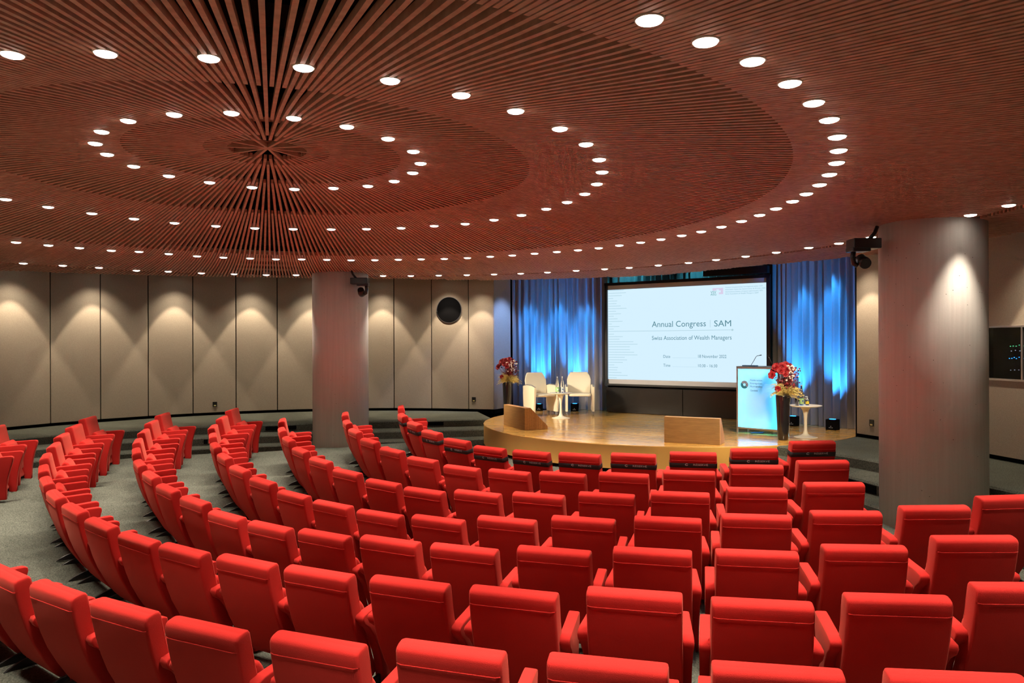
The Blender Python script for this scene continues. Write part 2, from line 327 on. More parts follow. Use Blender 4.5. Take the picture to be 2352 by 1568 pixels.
def thing(name, loc, rz, label, cat, group=None):
    o = bpy.data.objects.new(name, None); o.empty_display_size = .1; COL.objects.link(o)
    o.location = loc; o.rotation_euler = (0, 0, rz)
    return tag(o, label, cat, group)
def struct(o): o['kind'] = 'structure'; return o
def dup(root, loc, rz, label, group=None):
    r = root.copy(); COL.objects.link(r); r.location = loc; r.rotation_euler = (0, 0, rz); r['label'] = label
    if group: r['group'] = group
    for ch in root.children:
        c = ch.copy(); COL.objects.link(c); c.parent = r
        for g in ch.children:
            d = g.copy(); COL.objects.link(d); d.parent = c
    return r
def text_mesh(s, width=None, height=.1, align='LEFT'):
    """flat lettering as a mesh in the XY plane, baseline at y = 0"""
    cu = bpy.data.curves.new('txt', 'FONT'); cu.body = s; cu.size = 1; cu.align_x = 'LEFT'; cu.resolution_u = 3
    o = bpy.data.objects.new('txt', cu); COL.objects.link(o)
    dg = bpy.context.evaluated_depsgraph_get(); me = bpy.data.meshes.new_from_object(o.evaluated_get(dg))
    bpy.data.objects.remove(o); bpy.data.curves.remove(cu)
    co = np.zeros(len(me.vertices)*3); me.vertices.foreach_get('co', co); co = co.reshape(-1, 3)
    x0, x1 = co[:, 0].min(), co[:, 0].max()
    sy = height/.70                      # cap height of the built-in face is about 0.70
    sx = (width/(x1-x0)) if width else sy
    co[:, 0] = (co[:, 0]-x0)*sx; co[:, 1] *= sy
    if align == 'CENTER': co[:, 0] -= (x1-x0)*sx/2
    me.vertices.foreach_set('co', co.ravel()); me.update()
    return me
def place_text(name, me, m, parent, mtx):
    me.transform(mtx); me.materials.clear(); me.materials.append(m)
    o = bpy.data.objects.new(name, me); COL.objects.link(o); o.parent = parent
    return o
def ordn(n):
    W = ['first', 'second', 'third', 'fourth', 'fifth', 'sixth', 'seventh', 'eighth', 'ninth', 'tenth', 'eleventh', 'twelfth', 'thirteenth', 'fourteenth', 'fifteenth', 'sixteenth', 'seventeenth', 'eighteenth', 'nineteenth', 'twentieth']
    if n <= 20: return W[n-1]
    return '%d%s' % (n, {1: 'st', 2: 'nd', 3: 'rd'}.get(n % 10, 'th'))
def catmull(P, n=8, closed=False):
    P = [np.array(p, float) for p in P]
    Q = ([P[-1]]+P+[P[0], P[1]]) if closed else ([2*P[0]-P[1]]+P+[2*P[-1]-P[-2]])
    out = []
    for i in range(1, len(Q)-2):
        for j in range(n):
            t = j/n; a, b, c, d = Q[i-1:i+3]
            out.append(.5*((2*b)+(-a+c)*t+(2*a-5*b+4*c-d)*t*t+(-a+3*b-3*c+d)*t**3))
    if not closed: out.append(P[-1])
    return np.array(out)
def offset(L, d):
    T = np.gradient(L, axis=0); T /= np.linalg.norm(T, axis=1)[:, None]
    return L + np.c_[T[:, 1], -T[:, 0]]*d

# ------------------------------------------------------------------ perimeter steps and bowl shaped floor
N1c = [(-.42, 15.62), (-1.6, 15.35), (-3.1, 15.1), (-4.52, 14.68), (-5.9, 14.25), (-7.03, 13.66), (-8.17, 12.75), (-9.2, 11.3), (-9.8, 9.2), (-9.4, 6.2), (-8.2, 3.2), (-5.6, 1.1), (-2.2, .3), (1.2, .6), (3.9, 2.2), (5.2, 4.2), (5.45, 5.9), (5.3, 7.5), (5.05, 8.6), (4.8, 9.8), (4.4, 10.7), (3.9, 11.6)]
N1 = catmull(N1c, 8)
SGN = -1 if offset(N1, .5)[:, 0].mean() is None else None
_c = N1.mean(0)
INS = -1 if ((offset(N1, .5)-_c)**2).sum() > ((offset(N1, -.5)-_c)**2).sum() else 1
N1b, N2, N2b, N3 = offset(N1, INS*.03), offset(N1, INS*.58), offset(N1, INS*.61), offset(N1, INS*.98)
N3b = offset(N1, INS*1.01)
NO = offset(N1, -INS*3.2)
def inside(P, x, y):
    r = False; j = len(P)-1
    for i in range(len(P)):
        if (P[i][1] > y) != (P[j][1] > y) and x < (P[j][0]-P[i][0])*(y-P[i][1])/(P[j][1]-P[i][1])+P[i][0]: r = not r
        j = i
    return r
def bowl(x, y):
    rho = math.hypot(x-CEN[0], y-CEN[1]); h = np.interp(rho, ROW_R, ROW_H)
    if rho > ROW_R[-1]: h = ROW_H[-1]-(rho-ROW_R[-1])*.19
    return -h+.1*x+.143*(y-12*.68)-.78
SEATS = [s for r in ROWS for s in r]
_S = np.array(SEATS); _D = np.array([s[2]-bowl(s[0], s[1]) for s in SEATS])
def floor_z(x, y):
    w = np.exp(-((_S[:, 0]-x)**2+(_S[:, 1]-y)**2)/(2*.35**2))
    z = bowl(x, y) + float((w*_D).sum()/(w.sum()+.15))
    d = float(np.hypot(N3[:, 0]-x, N3[:, 1]-y).min())
    if not inside(N3, x, y): d = 0
    t = min(1, d/.75); t = t*t*(3-2*t)
    near = min(1., float(w.sum())*1.6)
    t = max(t, near)
    rho = math.hypot(x-CEN[0], y-CEN[1])
    u = min(1, max(0, (rho-3.75)/.8)); u = u*u*(3-2*u); u = max(u, near)
    return FLOOR + (z-FLOOR)*t*u

b = MB(); xs = np.arange(-10.2, 6.4, .2); ys = np.arange(-.4, 15.9, .2)
vs = [(x, y, floor_z(x, y)) for x in xs for y in ys]; ny = len(ys)
b.add(vs, [(i*ny+j, (i+1)*ny+j, (i+1)*ny+j+1, i*ny+j+1) for i in range(len(xs)-1) for j in range(ny-1)], 0, True)
floor = struct(b.build('floor', M['carpet']))

def strip(b, A, za, B, zb, mi=0, smooth=True):
    vs = [(p[0], p[1], za) for p in A]+[(p[0], p[1], zb) for p in B]; n = len(A)
    b.add(vs, [(i, i+1, n+i+1, n+i) for i in range(n-1)], mi, smooth)
b = MB()
strip(b, NO, PLAT, N1, PLAT); strip(b, N1, PLAT, N1b, PLAT-.02); strip(b, N1b, PLAT-.02, N1b, STEP1)
strip(b, N1b, STEP1, N2, STEP1); strip(b, N2, STEP1, N2b, STEP1-.02); strip(b, N2b, STEP1-.02, N2b, STEP2)
strip(b, N2b, STEP2, N3, STEP2); strip(b, N3, STEP2, N3b, STEP2-.02); strip(b, N3b, STEP2-.02, N3b, FLOOR-.3)
platform = struct(b.build('floor_platform', M['carpet'], fix=False))

# ------------------------------------------------------------------ stage
b = MB(); n = 120
ring = lambda r, z: [(STC[0]+r*math.cos(2*PI*i/n), STC[1]+r*math.sin(2*PI*i/n), z) for i in range(n)]
b.add(ring(STR, PLAT+.006), [tuple(range(n))], 0)
st = thing('stage', (0, 0, 0), 0, 'round wooden stage with pale varnished parquet top and curved oak edge', 'stage')
b.build('stage_top', M['parquet'], st)
b = MB()
b.stack([ring(STR, -1.92), ring(STR, PLAT-.012), ring(STR+.004, PLAT-.004), ring(STR, PLAT+.0055)], 0, True, False)
b.build('stage_fascia', M['fascia'], st)
b = MB(); b.stack([ring(STR-.12, FLOOR-.3), ring(STR-.12, -1.91)], 0, True, True); b.stack([ring(STR-.12, -1.915), ring(STR-.005, -1.915)], 0, True, False)
b.build('plinth', M['black'], st)

# ------------------------------------------------------------------ walls
WC, WR = (-3.06, 10.73), 6.83
def wpt(px):
    u = (px-1176)/1742; A = u*u+1; B = -2*(u*WC[0]+WC[1]); C = WC[0]**2+WC[1]**2-WR**2
    t = (-B+math.sqrt(B*B-4*A*C))/2/A; return (u*t, t)
joints = [(-.41, 17.08)] + [wpt(p) for p in (1076, 990.9, 904.9, 820, 728, 636.8, 542, 443.3, 340.5, 231, 116, -15)]
tail = catmull([joints[-1], (-10.0, 12.2), (-10.75, 9.6), (-10.8, 6.2), (-9.4, 2.7), (-6.6, -.1), (-3, -1.35), (.5, -1.3), (3.4, -.4), (5.7, 1.7), (6.8, 4.4), (6.95, 7.0), (6.45, 9.52)], 2)[1:]
right = [(6.45, 9.52), (6.33, 10.2), (6.10, 11.1), (5.64, 12.43)]
WTOP = 2.1
def panels(b, pts, z0=-1.50, z1=WTOP, gap=.009, th=.03, room=(-2, 8)):
    for p, q in zip(pts[:-1], pts[1:]):
        p, q = Vector(p), Vector(q); d = (q-p); L = d.length
        if L < .05: continue
        d.normalize(); nrm = Vector((d.y, -d.x))
        if (Vector(room)-p).dot(nrm) < 0: nrm = -nrm
        c = (p+q)/2 - nrm*th/2
        a = math.atan2(d.y, d.x)
        b.box((c.x, c.y, (z0+z1)/2), (L-2*gap, th, z1-z0), Matrix.Rotation(a, 3, 'Z'))
b = MB(); panels(b, joints); wall_left = struct(b.build('wall_left', M['wall'], bevel=.004, bseg=1))
b = MB(); panels(b, [joints[-1]]+[tuple(p) for p in tail]); struct(b.build('wall_back', M['wall']))
# right wall, cut round the control-room window
WX0, WX1, WZ0, WZ1 = (6.32, 10.24), (6.435, 9.60), -.49, .175
b = MB()
panels(b, [(6.33, 10.2), (6.10, 11.1), (5.64, 12.43)], room=(0, 8))
panels(b, [(6.45, 9.52), (6.33, 10.2)], z0=-1.50, z1=WZ0-.02, room=(0, 8)); panels(b, [(6.45, 9.52), (6.33, 10.2)], z0=WZ1+.02, room=(0, 8))
wall_right = struct(b.build('wall_right', M['wall']))
# black shadow gaps, skirting and backing
b = MB()
allp = [Vector(p) for p in joints]+[Vector(p) for p in tail]
def backing(b, pts, off, z0, z1, room, th=.02):
    for p, q in zip(pts[:-1], pts[1:]):
        p, q = Vector(p), Vector(q); d = q-p; L = d.length
        if L < .01: continue
        d.normalize(); nrm = Vector((d.y, -d.x))
        if (Vector(room)-p).dot(nrm) < 0: nrm = -nrm
        c = (p+q)/2 - nrm*off
        b.box((c.x, c.y, (z0+z1)/2), (L+.02, th, z1-z0), Matrix.Rotation(math.atan2(d.y, d.x), 3, 'Z'))
backing(b, allp, .05, -1.6, WTOP, (-2, 8))
backing(b, [(6.33, 10.2), (6.10, 11.1), (5.64, 12.43)], .05, -1.6, WTOP, (0, 8))
backing(b, [(6.45, 9.52), (6.33, 10.2)], .05, -1.6, WZ0-.02, (0, 8)); backing(b, [(6.45, 9.52), (6.33, 10.2)], .05, WZ1+.02, WTOP, (0, 8))
struct(b.build('trim_1', M['black']))
# return wall between left wall and curtain
b = MB(); panels(b, [(-.41, 17.08), (-.03, 17.72)], room=(2, 15)); struct(b.build('wall_return', M['wall']))
b = MB(); backing(b, [(-.41, 17.08), (-.03, 17.72)], .05, -1.6, WTOP, (2, 15)); backing(b, [(5.64, 12.43), (5.75, 12.6)], .0, -1.56, WTOP, (0, 8)); struct(b.build('trim_2', M['black']))
# dark wall behind curtain and screen
b = MB(); backing(b, [(-.03, 17.85), (-.1, 19.0), (2.6, 19.2), (5.9, 17.9), (8.0, 14.6), (6.9, 12.0), (5.9, 12.2)], 0, -2.0, 2.5, (3, 15)); struct(b.build('wall_stage', M['plenum']))
# plenum slab above everything
b = MB(); b.box((-2, 8.5, 2.2), (20, 24, .06)); struct(b.build('ceiling_slab', M['plenum']))

# ------------------------------------------------------------------ slatted ceiling
_r = np.array([0, .4, 1.42, 3.13, 4.96, 6.86, 8.0, 9.5]); _z = np.array([1.842, 1.825, 1.75, 1.549, 1.332, 1.25, 1.237, 1.232])
_m = np.gradient(_z, _r)
def zc(r):
    k = int(np.clip(np.searchsorted(_r, r)-1, 0, len(_r)-2)); h = _r[k+1]-_r[k]; t = (r-_r[k])/h
    return float((2*t**3-3*t*t+1)*_z[k]+(t**3-2*t*t+t)*h*_m[k]+(-2*t**3+3*t*t)*_z[k+1]+(t**3-t*t)*h*_m[k+1])
EDGE_A = [-20, 10, 28, 41, 55, 66, 75, 90, 108, 125, 139, 155, 180, 340]
EDGE_R = [8.3, 8.27, 8.3, 8.1, 8.5, 8.2, 8.1, 7.45, 7.4, 7.85, 8.3, 8.2, 8.1, 8.3]
A0 = 17.5
b = MB(); SW, SD = .0265, .042
def slat(a, r0, r1, w=SW):
    ca, sa = math.cos(a), math.sin(a)
    n = max(1, int(math.ceil((r1-r0)/.45))); rs = [r0+(r1-r0)*i/n for i in range(n+1)]
    vs = []
    for r in rs:
        z = zc(r)
        for (s, dz) in ((-1, SD), (-1, 0), (1, 0), (1, SD)):
            vs.append((HUB[0]+r*ca-s*sa*w/2, HUB[1]+r*sa+s*ca*w/2, z+dz))
    fs = []
    for i in range(n):
        o = i*4; fs += [(o, o+4, o+5, o+1), (o+1, o+5, o+6, o+2), (o+2, o+6, o+7, o+3)]
    e = n*4; fs += [(0, 1, 2, 3), (e+3, e+2, e+1, e)]
    b.add(vs, fs)
for j in range(800):
    r0 = .0 if j % 80 == 0 else .36 if j % 16 == 0 else .57 if j % 8 == 0 else 1.24 if j % 4 == 0 else 2.47 if j % 2 == 0 else 4.65
    deg = A0+.45*j; a = math.radians(deg)
    grp = (int((j+5)//10)*10)*.45+A0
    re_ = float(np.interp(((grp+20) % 360)-20, EDGE_A, EDGE_R)) - (.06 if (j % 10) in (5, 6) else 0)
    slat(a, r0, 6.99); slat(a, 7.09, re_)
ceiling = struct(b.build('ceiling', M['slat'], fix=False))
# battens that carry the slats
b = MB()
for r in (.42, 1.05, 1.9, 2.3, 2.75, 3.45, 4.0, 4.5, 5.25, 5.9, 6.5, 7.2, 7.6):
    n = 90; z = zc(r)+SD+.02
    A = [(HUB[0]+(r-.02)*math.cos(2*PI*i/n), HUB[1]+(r-.02)*math.sin(2*PI*i/n)) for i in range(n+1)]
    B = [(HUB[0]+(r+.02)*math.cos(2*PI*i/n), HUB[1]+(r+.02)*math.sin(2*PI*i/n)) for i in range(n+1)]
    strip(b, A, z, B, z); strip(b, A, z, A, z+.04); strip(b, B, z, B, z+.04)
struct(b.build('trim_3', M['plenum'], fix=False))
b = MB(); b.lathe([(.34, 2.0), (.60, 2.0)], 40, (HUB[0], HUB[1], 0), capb=False, capt=False, smooth=False); struct(b.build('trim_4', M['slat'], fix=False))

# ------------------------------------------------------------------ downlights
ld = bpy.data.lights.new('downlight_lamp', 'SPOT'); ld.energy = DOWN_W; ld.color = DOWN_COL
ld.spot_size = math.radians(62); ld.spot_blend = .6; ld.shadow_soft_size = .05
ld4 = ld.copy(); ld4.energy = DOWN_W*.42; ld4.spot_blend = .9
RN = ['innermost ring', 'second ring', 'third ring', 'outermost ring']
proto = thing('downlight', (0, 0, 0), 0, 'x', 'ceiling light', 'downlights')
b = MB(); b.lathe([(.060, .05), (.064, -.004), (.058, -.008), (.055, -.002)], 24, capb=False, capt=False); b.build('rim', M['trim_rim'], proto)
b = MB(); b.lathe([(.0565, -.001), (.052, -.013), (.034, -.020), (.001, -.022)], 24, capt=False); b.build('lens', M['lamp'], proto)
lo = bpy.data.objects.new('lamp', ld); COL.objects.link(lo); lo.parent = proto; lo.location = (0, 0, -.03)
first = True
START = ['its rightmost', 'the far left one', 'the near right one', 'the far right one']
for k, ring_pts in enumerate(LIT):
    for i, (x, y) in enumerate(ring_pts):
        lab = 'lit round ceiling downlight, %s of the %s counting round from its right side' % (ordn(i+1), RN[k])
        z = zc(math.hypot(x-HUB[0], y-HUB[1]))-.002
        grp = 'downlights of the '+RN[k]
        if first: proto.location = (x, y, z); proto['label'] = lab; proto['group'] = grp; first = False
        else:
            r_ = dup(proto, (x, y, z), 0, lab, grp)
            if k == 3:
                for c_ in r_.children:
                    if c_.type == 'LIGHT': c_.data = ld4
for k, ring_pts in enumerate(UNSEEN):     # the rest of the rings, behind the camera: lamps only
    for (x, y) in ring_pts:
        if k == 3 and math.hypot(x-HUB[0]+2.3*0, y-HUB[1]) < 1: continue
        l = bpy.data.objects.new('ring_lamp', ld); COL.objects.link(l); l.location = (x, y, RING_Z[k]-.04)

# wall washers behind the ceiling edge
wd = bpy.data.lights.new('wall_washer_lamp', 'SPOT'); wd.energy = WASH_W; wd.color = (1, .80, .58)
wd.spot_size = math.radians(62); wd.spot_blend = .18; wd.shadow_soft_size = .03
wn = bpy.data.lights.new('wall_washer_glow', 'SPOT'); wn.energy = WASH_W*.4; wn.color = (1, .84, .64)
wn.spot_size = math.radians(100); wn.spot_blend = .8; wn.shadow_soft_size = .05
def washer(p, room, i, lab):
    d = (Vector(room)-Vector(p)).normalized(); q = Vector(p)+d*.42
    t = thing('wall_washer', (q.x, q.y, 1.50), 0, lab, 'ceiling light', 'wall washers above the wall panels')
    b = MB(); b.lathe([(.07, .16), (.07, 0), (.062, 0), (.058, .02)], 18, capb=False, capt=False); b.build('can', M['trim_rim'], t)
    b = MB(); b.lathe([(.058, .02), (.001, .015)], 18, capt=False); b.build('lens', M['lamp'], t)
    l = bpy.data.objects.new('lamp', wd); COL.objects.link(l); l.parent = t; l.location = (0, 0, -.02)
    l = bpy.data.objects.new('lamp', wn); COL.objects.link(l); l.parent = t; l.location = (0, 0, -.02)
for i, px in enumerate((1110, 1032, 880, 720, 575, 402, 215, 20)):
    washer(wpt(px), WC, i, 'small warm wall washer lamp above the left wall panels, %s leftward from the stage' % ordn(i+1))
washer((5.72, 12.2), (0, 9), 8, 'small warm wall washer lamp above the wall panel between curtain and right pillar')
washer((6.5, 9.15), (0, 8), 9, 'small warm wall washer lamp above the window at the right edge')

# ------------------------------------------------------------------ pillars
def pillar(x, y, r, z0, lab):
    t = thing('pillar', (x, y, z0), 0, lab, 'pillar')
    b = MB(); b.lathe([(r, 0), (r, .012-z0+1.2+.35)], 72, capt=True); b.build('shaft', M['concrete'], t)
    return t
pillar(-3.13, 13.85, .50, FLOOR-.05, 'round pale concrete pillar standing by the steps left of the stage')
pillar(4.53, 8.18, .52, FLOOR-.3, 'large round pale concrete pillar at the right, nearest the camera')

# ------------------------------------------------------------------ seats
def rrect(w, th, c, ax, n=5, rad=.03):
    """rounded rectangle section: x across, thickness along unit vector ax=(y,z) around centre c=(y,z)"""
    rad = min(rad, th*.49, w*.49); out = []
    for (sx, sy, a0) in ((1, 1, 0), (-1, 1, 90), (-1, -1, 180), (1, -1, 270)):
        for i in range(n):
            a = math.radians(a0+90*i/(n-1)); x = sx*(w/2-rad)+rad*math.cos(a); t = sy*(th/2-rad)+rad*math.sin(a)
            out.append((x, c[0]+ax[0]*t, c[1]+ax[1]*t))
    return out
BACK = [(.268, .050, .03, .48), (.262, .065, .06, .50), (.222, .13, .085, .525), (.165, .24, .098, .54), (.108, .36, .105, .545), (.07, .47, .11, .545), (.04, .58, .112, .545), (.018, .68, .112, .545), (.008, .735, .11, .545),
        (.003, .767, .106, .544), (.001, .781, .092, .541), (0, .7885, .064, .536), (0, .79, .030, .530)]
def back_axis(i):
    j, k = max(0, i-1), min(len(BACK)-1, i+1)
    if i >= 8: j, k = 6, 8
    d = Vector((BACK[k][0]-BACK[j][0], BACK[k][1]-BACK[j][1])).normalized()
    return (d.y, -d.x) if d.y > 0 else (-d.y, d.x)
def seat_proto():
    t = thing('auditorium_seat', (0, 0, 0), 0, 'x', 'seat', 'red auditorium seats')
    b = MB()
    b.stack([rrect(w_*.975, th, (y, z), back_axis(i), rad=.018) for i, (y, z, th, w_) in enumerate(BACK)])
    # welt seam across the rear below the rounded top, and up its two sides
    ry = .010-.056
    b.tube([(-.258, ry+.006, .703), (-.235, ry-.0015, .700), (.235, ry-.0015, .700), (.258, ry+.006, .703)], .0032, 6)
    for sx in (-1, 1):
        b.tube([(sx*0.2613, ry+.012, .700), (sx*0.2637, ry+.03, .74), (sx*0.2608, ry+.052, .770), (sx*.262, .02, .7765), (sx*0.2613, .045, .755), (sx*0.2637, .058, .70), (sx*0.2637, .075, .60)], .0028, 6)
    b.build('backrest', M['red'], t)
    # tipped-up cushion
    C = [(.262, .165, .04, .40), (.258, .18, .08, .42), (.232, .28, .11, .435), (.20, .38, .12, .44), (.172, .47, .12, .44), (.155, .525, .105, .435), (.148, .555, .08, .43), (.144, .572, .045, .42), (.143, .578, .012, .40)]
    b = MB()
    b.stack([rrect(w_, th, (y, z), (.96, .28), rad=.035) for (y, z, th, w_) in C]); b.build('seat', M['red'], t)
    prof = [(.035, .505), (.045, .53), (.10, .542), (.25, .548), (.38, .556), (.425, .556), (.448, .545), (.452, .52), (.44, .47), (.415, .38), (.392, .28), (.38, .18), (.375, .06), (.372, .0), (.285, .0), (.272, .08), (.25, .18), (.21, .28), (.165, .36), (.11, .43), (.055, .47)]
    for sx in (-1, 1):
        b = MB(); x = sx*.298
        rings = []
        for (h, ins) in ((-.034, .010), (-.0332, .005), (-.030, .001), (-.022, 0), (.022, 0), (.030, .001), (.0332, .005), (.034, .010)):
            cy = sum(p[0] for p in prof)/len(prof); 
            R_ = []
            n = len(prof)
            for i in range(n):
                p, q, o = Vector(prof[i]), Vector(prof[(i+1) % n]), Vector(prof[i-1])
                d = (q-o).normalized(); nr = Vector((-d.y, d.x))
                pp = p - nr*ins
                R_.append((x+h-sx*.085*max(0, pp.x), pp.x, pp.y))
            rings.append(R_)
        b.stack(rings, 0, True, True)
        b.build('armrest', M['red'], t)
    for sx in (-1, 1):
        b = MB(); x = sx*.275
        b.prism([(.055, -.01), (.10, .02), (.15, .042), (.20, .058), (.285, .07), (.285, -.01)], x-.011, x+.011, 'x')
        b.build('foot_bracket', M['black_metal'], t, bevel=.003, bseg=1)
    return t
seat0 = seat_proto(); used = False
WORD = ['front row by the stage', 'second row from the stage', 'third row from the stage', 'fourth row from the stage', 'fifth row from the stage', 'sixth row from the stage', 'rearmost row nearest the camera']
# RESERVE strap
def section(i_z, extra):
    z = i_z; ys = [p[1] for p in BACK]
    y = float(np.interp(z, ys, [p[0] for p in BACK])); th = float(np.interp(z, ys, [p[2] for p in BACK])); w_ = float(np.interp(z, ys, [p[3] for p in BACK]))
    return rrect(w_*.975+2*extra, th+2*extra, (y, z), back_axis(7), rad=.025)
def strap_proto():
    t = thing('reserved_band', (0, 0, 0), 0, 'x', 'seat band', 'black reserved bands on the front row')
    b = MB(); b.stack([section(.628, .0035), section(.630, .005), section(.681, .005), section(.683, .0035)], 0, True, False)
    b.build('strap', M['band'], t)
    # facing the rear (-y): x runs left to right seen from behind
    ax = back_axis(7); tilt = math.atan2(ax[1], ax[0])
    yb = float(np.interp(.655, [p[1] for p in BACK], [p[0] for p in BACK])) - .056 - .0075
    base = Matrix.Translation((0, yb, .644)) @ Matrix.Rotation(PI/2-tilt*-1, 4, 'X')
    me = text_mesh('RÉSERVÉ', .165, .021)
    place_text('lettering', me, M['white_print'], t, base @ Matrix.Translation((.0, 0, 0)))
    b = MB()
    for (a0, a1) in ((35, 150), (165, 325)):
        k = 10; vs = []
        for i in range(k+1):
            a = math.radians(a0+(a1-a0)*i/k); vs += [(.019*math.cos(a), .014*math.sin(a), 0), (.011*math.cos(a), .008*math.sin(a), 0)]
        b.add(vs, [(2*i, 2*i+2, 2*i+3, 2*i+1) for i in range(k)])
    o = b.build('emblem', M['white_print'], t, fix=False); o.data.transform(base @ Matrix.Translation((-.075, .011, 0)))
    return t
strap0 = strap_proto(); sused = False
for r, row in enumerate(ROWS):
    for i, (x, y, z) in enumerate(row):
        if r == 6:
            if i < 2: lab = 'red seat at the far left edge of the photo, %s of rearmost row' % ['end', 'next to end'][i]
            else: lab = 'red seat in the rearmost row nearest the camera, %s from bottom left' % ordn(i-1)
        else: lab = 'red seat, %s from the left end of the %s' % (ordn(i+1), WORD[r])
        grp = 'seats in the '+WORD[r]
        dx, dy = CEN[0]-x, CEN[1]-y; rz = math.atan2(dy, dx)-PI/2 + random.uniform(-.003, .003)
        zz = floor_z(x, y); zz = z if abs(zz-z) < .05 else zz
        if not used: seat0.location = (x, y, z); seat0.rotation_euler = (0, 0, rz); seat0['label'] = lab; seat0['group'] = grp; used = True
        else: dup(seat0, (x, y, z), rz, lab, grp)
        if r == 0:
            lb = 'black RÉSERVÉ strap around the back of the %s front row seat from the left' % ordn(i+1)
            if not sused: strap0.location = (x, y, z); strap0.rotation_euler = (0, 0, rz); strap0['label'] = lb; sused = True
            else: dup(strap0, (x, y, z), rz, lb)

# ------------------------------------------------------------------ projection screen
SO = Vector((2.10, 16.95)); SDIR = Vector((.816, -.578)); SN = Vector((-.578, -.816))
SA = math.atan2(SDIR.y, SDIR.x)
def s_at(px): u = (px-1176)/1742; return (SO.x-u*SO.y)/(-SDIR.x+u*SDIR.y) if False else (16.95*u-2.10)/(.816+.578*u)
def z_at(px, py):
    s = s_at(px); Y = 16.95-.578*s; return ((787-.0035*(px-1176))-py)/1742*Y
scr = thing('projection_screen', (SO.x, SO.y, 0), SA, 'large white projection screen in black frame showing the congress slide', 'screen')
# local: x along the screen, -y toward the room, z up
b = MB(); s0, s1, zt, zb = .045, 3.565, 1.262, -.915
b.box(((s0+s1)/2, .03, (zt+zb)/2), (s1-s0, .02, zt-zb)); b.build('screen_cloth', M['screen_cloth'], scr)
b = MB(); b.box(((s0+s1)/2, .016, (1.168-.815)/2), (s1-s0, .004, 1.168+.815)); b.build('slide', M['slide'], scr)
b = MB()
for (c, d) in ((((s0+s1)/2, 0, zt+.03), (s1-s0+.14, .06, .06)), (((s0+s1)/2, 0, zb-.02), (s1-s0+.14, .06, .04)), ((s0-.03, 0, (zt+zb)/2), (.06, .06, zt-zb+.12)), ((s1+.03, 0, (zt+zb)/2), (.07, .06, zt-zb+.12))): b.box(c, d)
b.build('screen_frame', M['frame_black'], scr)
SM = Matrix.Rotation(PI/2, 4, 'X')     # text XY -> XZ facing -y
def stext(s, px0, px1, py, h, m, name='lettering'):
    a, e = s_at(px0), s_at(px1); me = text_mesh(s, e-a, h)
    place_text(name, me, m, scr, Matrix.Translation((a, .010, z_at(px0, py))) @ SM)
stext('Annual Congress', 1497, 1621, 751, .125, M['slide_text'])
stext('SAM', 1640, 1679, 749.5, .125, M['slide_text'])
stext('Swiss Association of Wealth Managers', 1497, 1680, 780.5, .088, M['slide_text'])
stext('Date', 1523, 1539, 821.5, .062, M['slide_text']); stext('Time', 1523, 1539, 841.8, .062, M['slide_text'])
stext('18 November 2022', 1603, 1668, 821.5, .066, M['slide_text']); stext('10:30 - 16:30', 1603, 1647, 842.8, .062, M['slide_text'])
stext('VSV', 1632, 1645, 673.2, .043, M['slide_green']); stext('ASG', 1632, 1645, 678.5, .043, M['slide_green'])
for tx, px1, py in (('Verband Schweizerischer Vermögensverwalter | VSV', 1752, 661.2), ('Association Suisse des Gestionnaires de fortune | ASG', 1758, 666.2), ('Associazione Svizzera di Gestori patrimoniali | ASG', 1752, 671.4), ('Swiss Association of Wealth Managers | SAM', 1742, 676.2)):
    stext(tx, 1666, px1, py, .026, M['slide_small'])
b = MB()
def sline(b, x0, x1, py, th=.007, y=.011, zref=None):
    a, e = s_at(x0), s_at(x1); z = zref if zref is not None else z_at((x0+x1)/2, py); b.box(((a+e)/2, y, z), (e-a, .002, th))
zoomY = lambda y: 620+y/4.612
zoomX = lambda x: 1380+x/4.612
for y, x in ((218, 240), (247, 265), (275, 220), (303, 130), (330, 172), (358, 165), (383, 210), (410, 272), (438, 160), (465, 212), (490, 135), (518, 175), (545, 228), (572, 115), (599, 195), (625, 135), (679, 138), (706, 230), (733, 195), (760, 342), (786, 387), (813, 305), (842, 305), (870, 350), (897, 385), (923, 250), (950, 275), (976, 230), (1003, 140), (1030, 178), (1056, 170), (1083, 215), (1112, 280), (1138, 165)):
    z = z_at(1398, zoomY(y)); sline(b, 1397, zoomX(x), 0, .011, zref=z)
b.build('bar_pattern', M['slide_faint'], scr)
b = MB(); sline(b, 1397, 1681, 0, .011, zref=.245); b.ball((s_at(1682), .010, .245), .022, n=10, sq=(1, .08, 1)); sline(b, 1630.5, 1631.5, 0, .15, zref=z_at(1631, 743))
for py in (821.8, 842.2): sline(b, 1544, 1600, py, .004)
b.build('rule', M['slide_faint'], scr)
b = MB()
for i in range(10):
    py = 661.5+i*1.45
    z = z_at(1656, py)
    if i < 4: sline(b, 1636.5+(3-i)*.0, 1645.5, 0, .010, zref=z)
    if i < 2: sline(b, 1645, 1651, 0, .010, zref=z)
    if 4 <= i < 7: sline(b, 1655.5, 1661, 0, .010, zref=z)
    else: sline(b, 1651, 1661, 0, .010, zref=z)
b.build('emblem', M['slide_pink'], scr)
# black console under the screen
t = thing('screen_cabinet', (SO.x, SO.y, PLAT+.006), SA, 'long glossy black cabinet under the projection screen', 'cabinet')
for i, (a, e) in enumerate(((.0, 1.80), (1.81, 3.61))):
    b = MB(); b.box(((a+e)/2, .02, .285), (e-a, .03, .55)); b.build('front_panel', M['cabinet_black'], t, bevel=.003, bseg=1)
b = MB(); b.box((1.85, .085, .28), (3.5, .09, .555)); b.build('body', M['frame_black'], t)
